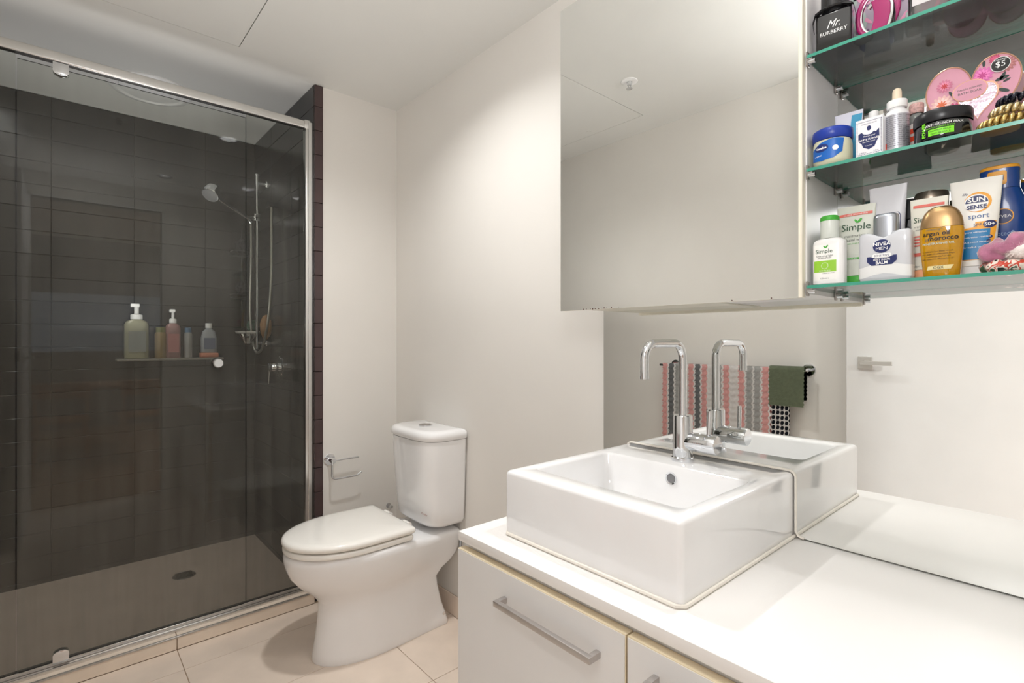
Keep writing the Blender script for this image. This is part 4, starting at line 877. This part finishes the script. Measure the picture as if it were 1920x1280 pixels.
MB().loft(sbody([(0, .012, .014), (.003, .0145, .016), (.13, .0145, .016)], 3)).build('body', P('aubergine_glass', (42, 32, 44), .2), t); MB().loft(sbody([(.1305, .012, .013), (.16, .012, .013)], 3)).build('cap', black, t)
t = prod('teal_perfume_bottle', 'teal glass perfume bottle with a gold ornament', 'perfume', 1.165, .1075, 2)
MB().loft([[(x * (1 + .10 * math.sin(z * 38)), y, z) for x, y in sup(a, b_, 2.8, 40)] for z, a, b_ in ((0, .0285, .019), (.003, .031, .021), (.02, .032, .022), (.05, .027, .020), (.075, .022, .017), (.10, .026, .018), (.12, .018, .015))]).build('body', P('teal_glass', (42, 92, 108), .1, trans=.3, coat=.6), t, sharp=60)
MB().lathe([(.012, .1205), (.012, .145)]).build('cap', gold, t)
m = MB()
for k in range(16):
    a = R(150 + k * 9); x0 = -.016 + k * .0022; pts = [(x0 - .008, -.0232, .048 + .004 * math.sin(k)), (x0, -.0245, .056 + .006 * math.sin(k * 1.7)), (x0 + .006, -.0240, .060 + .004 * math.cos(k)), (x0 + .012, -.0232, .066 + .004 * math.sin(k * 2))]
    m.tube(pts, [.0006, .0016, .0016, .0005], 6)
m.build('gold_ornament', gold, t)

# ------------------------------------------------------------------ towels and rail on the left wall (seen in the mirror)
t = thing('towel_rail', 'chrome towel rail on the wall, seen in the mirror', 'rail', (XL, 1.36, 1.055))
MB().tube([(.062, -.40, 0), (.062, .45, 0)], .0085, 16).build('bar', chrome, t)
for y in (-.385, .375):
    MB().lathe([(.030, .008), (.032, .005), (.032, 0)], (0, y, 0), 'x').tube([(.005, y, 0), (.062, y, 0)], .009, 12).build('rail_bracket', chrome, t)
def hang(name, y0, y1, zf, zb, mats, colf, label, xr=-.248, zr=1.055, rad=.0125, py=.026, pz=.020, sub=5, amp=.0055, off=0, wav=.004):
    """a towel folded over the rail; columns of raised cells"""
    NC = max(1, round((y1 - y0) / py)); ny = NC * sub + 1
    path = []
    s = zf
    nfz = int((zr - zf) / pz * 5); 
    for i in range(nfz): path.append((xr + rad + off, zf + (zr - zf) * i / nfz))
    for q in range(0, 181, 20): path.append((xr + (rad + off) * math.cos(R(q)), zr + (rad + off) * math.sin(R(q))))
    nbz = int((zr - zb) / pz * 2)
    for i in range(1, nbz + 1): path.append((xr - rad - off, zr - (zr - zb) * i / nbz))
    bm = bmesh.new(); rows = []
    L_ = 0; prev = None; L2 = []
    for (x, z) in path:
        if prev: L_ += math.hypot(x - prev[0], z - prev[1])
        prev = (x, z); row = []; L2.append(L_)
        fr = x > xr
        for j in range(ny):
            yy = y0 + (y1 - y0) * j / (ny - 1)
            cph = (j / sub) * 2 * PI; rph = L_ / pz * 2 * PI
            bumpv = amp * max(0, .5 - .5 * math.cos(cph)) ** .5 * max(0, .5 - .5 * math.cos(rph)) ** .4
            wv = wav * math.sin(yy * 22 + .5) * min(1, max(0, (zr - z) / .15))
            dy = .10 * py * math.sin(rph) 
            row.append(bm.verts.new((x + ((bumpv + wv) if fr else -bumpv), yy + dy, z)))
        rows.append(row)
    for i in range(len(rows) - 1):
        for j in range(ny - 1):
            f = bm.faces.new((rows[i][j], rows[i][j + 1], rows[i + 1][j + 1], rows[i + 1][j])); f.material_index = colf(j // sub, i, j % sub, int(L2[i] / pz * 5) % 5)
    th = bmesh.ops.solidify(bm, geom=bm.faces[:], thickness=.002)
    m = MB(); m.bm.free(); m.bm = bm
    return tag(m.build(name, mats, None, sharp=80), label, 'towel', 'towels on the rail')
tw = [P('towel_pink', (244, 188, 184), .95, var=.12, scale=90, sheen=.3), P('towel_white', (240, 238, 236), .95, var=.08, scale=90, sheen=.3), P('towel_grey', (192, 192, 190), .95, var=.12, scale=90, sheen=.3), P('towel_slate', (134, 136, 138), .95, var=.15, scale=90, sheen=.3)]
# colour of the cell columns, from the near end to the far end
seq = [0, 2, 2, 0, 1, 0, 2, 1, 0, 3, 0, 1, 2, 3, 0]
hang('towel', 1.137, 1.785, .55, .60, tw, lambda c_, r, a, b: 1 if (b == 0 and a in (0, 4)) or a == 0 else seq[c_ % len(seq)], 'pink, grey and white bobble towel on the rail, in the mirror', py=.043, pz=.034)
hang('towel', 1.047, 1.132, .50, .62, [P('towel_black', (26, 28, 38), .95), tw[1]], lambda c_, r, a, b: 0 if (a in (1, 2, 3) and b) or (a == 4 and b in (2, 3)) else 1, 'black and white dotted towel below the green cloth', py=.024, pz=.026, amp=.002)
hang('towel', .972, 1.142, .868, .90, [P('olive_towel', (128, 138, 112), .95, var=.14, scale=60, bump=.8, bscale=300, sheen=.4)], lambda c_, r, a, b: 0, 'small olive green cloth over the end of the rail', off=.008, amp=0, wav=.003)

# ------------------------------------------------------------------ open door (seen in the mirror)
nickel = P('satin_nickel', (214, 212, 208), .35, .75)
dr = struct(MB().box(-.207, -.172, YB + .003, .770, .008, 2.20, .001, 1).build('door_1', P('door_paint', (222, 222, 222), .4, var=.01)))
MB().box(-.172, -.164, .695 - .028, .695 + .028, 1.106 - .028, 1.106 + .028, .001, 1).build('handle_rose', nickel, dr)
MB().tube([(-.164, .695, 1.106), (-.125, .695, 1.106)], .010, 16).box(-.132, -.120, .585, .705, 1.097, 1.115, .001, 1).build('lever_handle', nickel, dr)
MB().box(-.200, -.180, .7702, .7712, 1.085, 1.145).build('latch_plate', mblack, dr)
m = MB(); m.box(-.172, -.16, YB - .112, YB + .004, 0, 2.232).box(.600, .612, YB - .112, YB + .004, 0, 2.232).box(-.172, .612, YB - .112, YB + .004, 2.22, 2.232)
struct(m.build('trim_2', white, flat=True))

# ------------------------------------------------------------------ the dining room beyond the doorway (only in reflections)
struct(MB().box(-2.2, 3.2, -4.4, YB - .1, -.06, -.002).build('floor_dining', P('timber_floor', (150, 116, 86), .35, var=.2, scale=6)))
struct(MB().box(-2.2, 3.2, -4.4, YB - .11, 2.6, 2.65).build('ceiling_dining', ceilm))
struct(MB().box(-2.3, -2.2, -4.4, YB - .1, 0, 2.6).build('wall_dining_left', wallm)); struct(MB().box(3.2, 3.3, -4.4, YB - .1, 0, 2.6).build('wall_dining_right', wallm))
struct(MB().plate(-2.3, 3.3, -4.5, -4.4, 0, 2.65, [(-1.2, 2.2, 1.05, 1.85)], 'y').build('wall_dining_far', P('grey_wall', (120, 118, 114), .6), flat=True))
m = MB().box(-2.3, XL - .1, YB - .11, YB - .1, 0, 2.65).box(XR + .1, 3.3, YB - .11, YB - .1, 0, 2.65).box(XL - .1, XR + .1, YB - .11, YB - .1, CEIL, 2.65)
struct(m.build('wall_dining_near', wallm))
wood = P('oak_wood', (168, 120, 78), .4, var=.2, scale=14)
t = thing('dining_table', 'oak dining table with four legs beyond the doorway', 'table', (.35, -2.3, 0))
MB().box(-.7, .7, -.4, .4, .71, .74, .004, 2).build('tabletop', wood, t)
for sx in (-1, 1):
    for sy in (-1, 1): MB().loft([[(sx * .62 + x, sy * .33 + y, z) for x, y in rrect(r, r, .005)] for z, r in ((0, .018), (.71, .03))]).build('leg', wood, t)
def chair(x, y, rz, label):
    t = thing('dining_chair', label, 'chair', (x, y, 0), rz, 'dining chairs')
    MB().box(-.21, .21, -.21, .21, .43, .455, .008, 2).build('seat', wood, t)
    for sx in (-1, 1):
        for sy in (-1, 1): MB().tube([(sx * .20, sy * .20, 0), (sx * .17, sy * .17, .43)], [.012, .018], 10).build('leg', wood, t)
    MB().tube([(-.18, -.19, .455), (-.19, -.23, .80)], .012, 8).tube([(.18, -.19, .455), (.19, -.23, .80)], .012, 8).box(-.21, .21, -.245, -.225, .66, .80, .006, 2).build('backrest', wood, t)
chair(.0, -1.75, R(180), 'wooden dining chair left of the table side facing the doorway'); chair(.65, -1.75, R(180), 'wooden dining chair right of the table side facing the doorway')
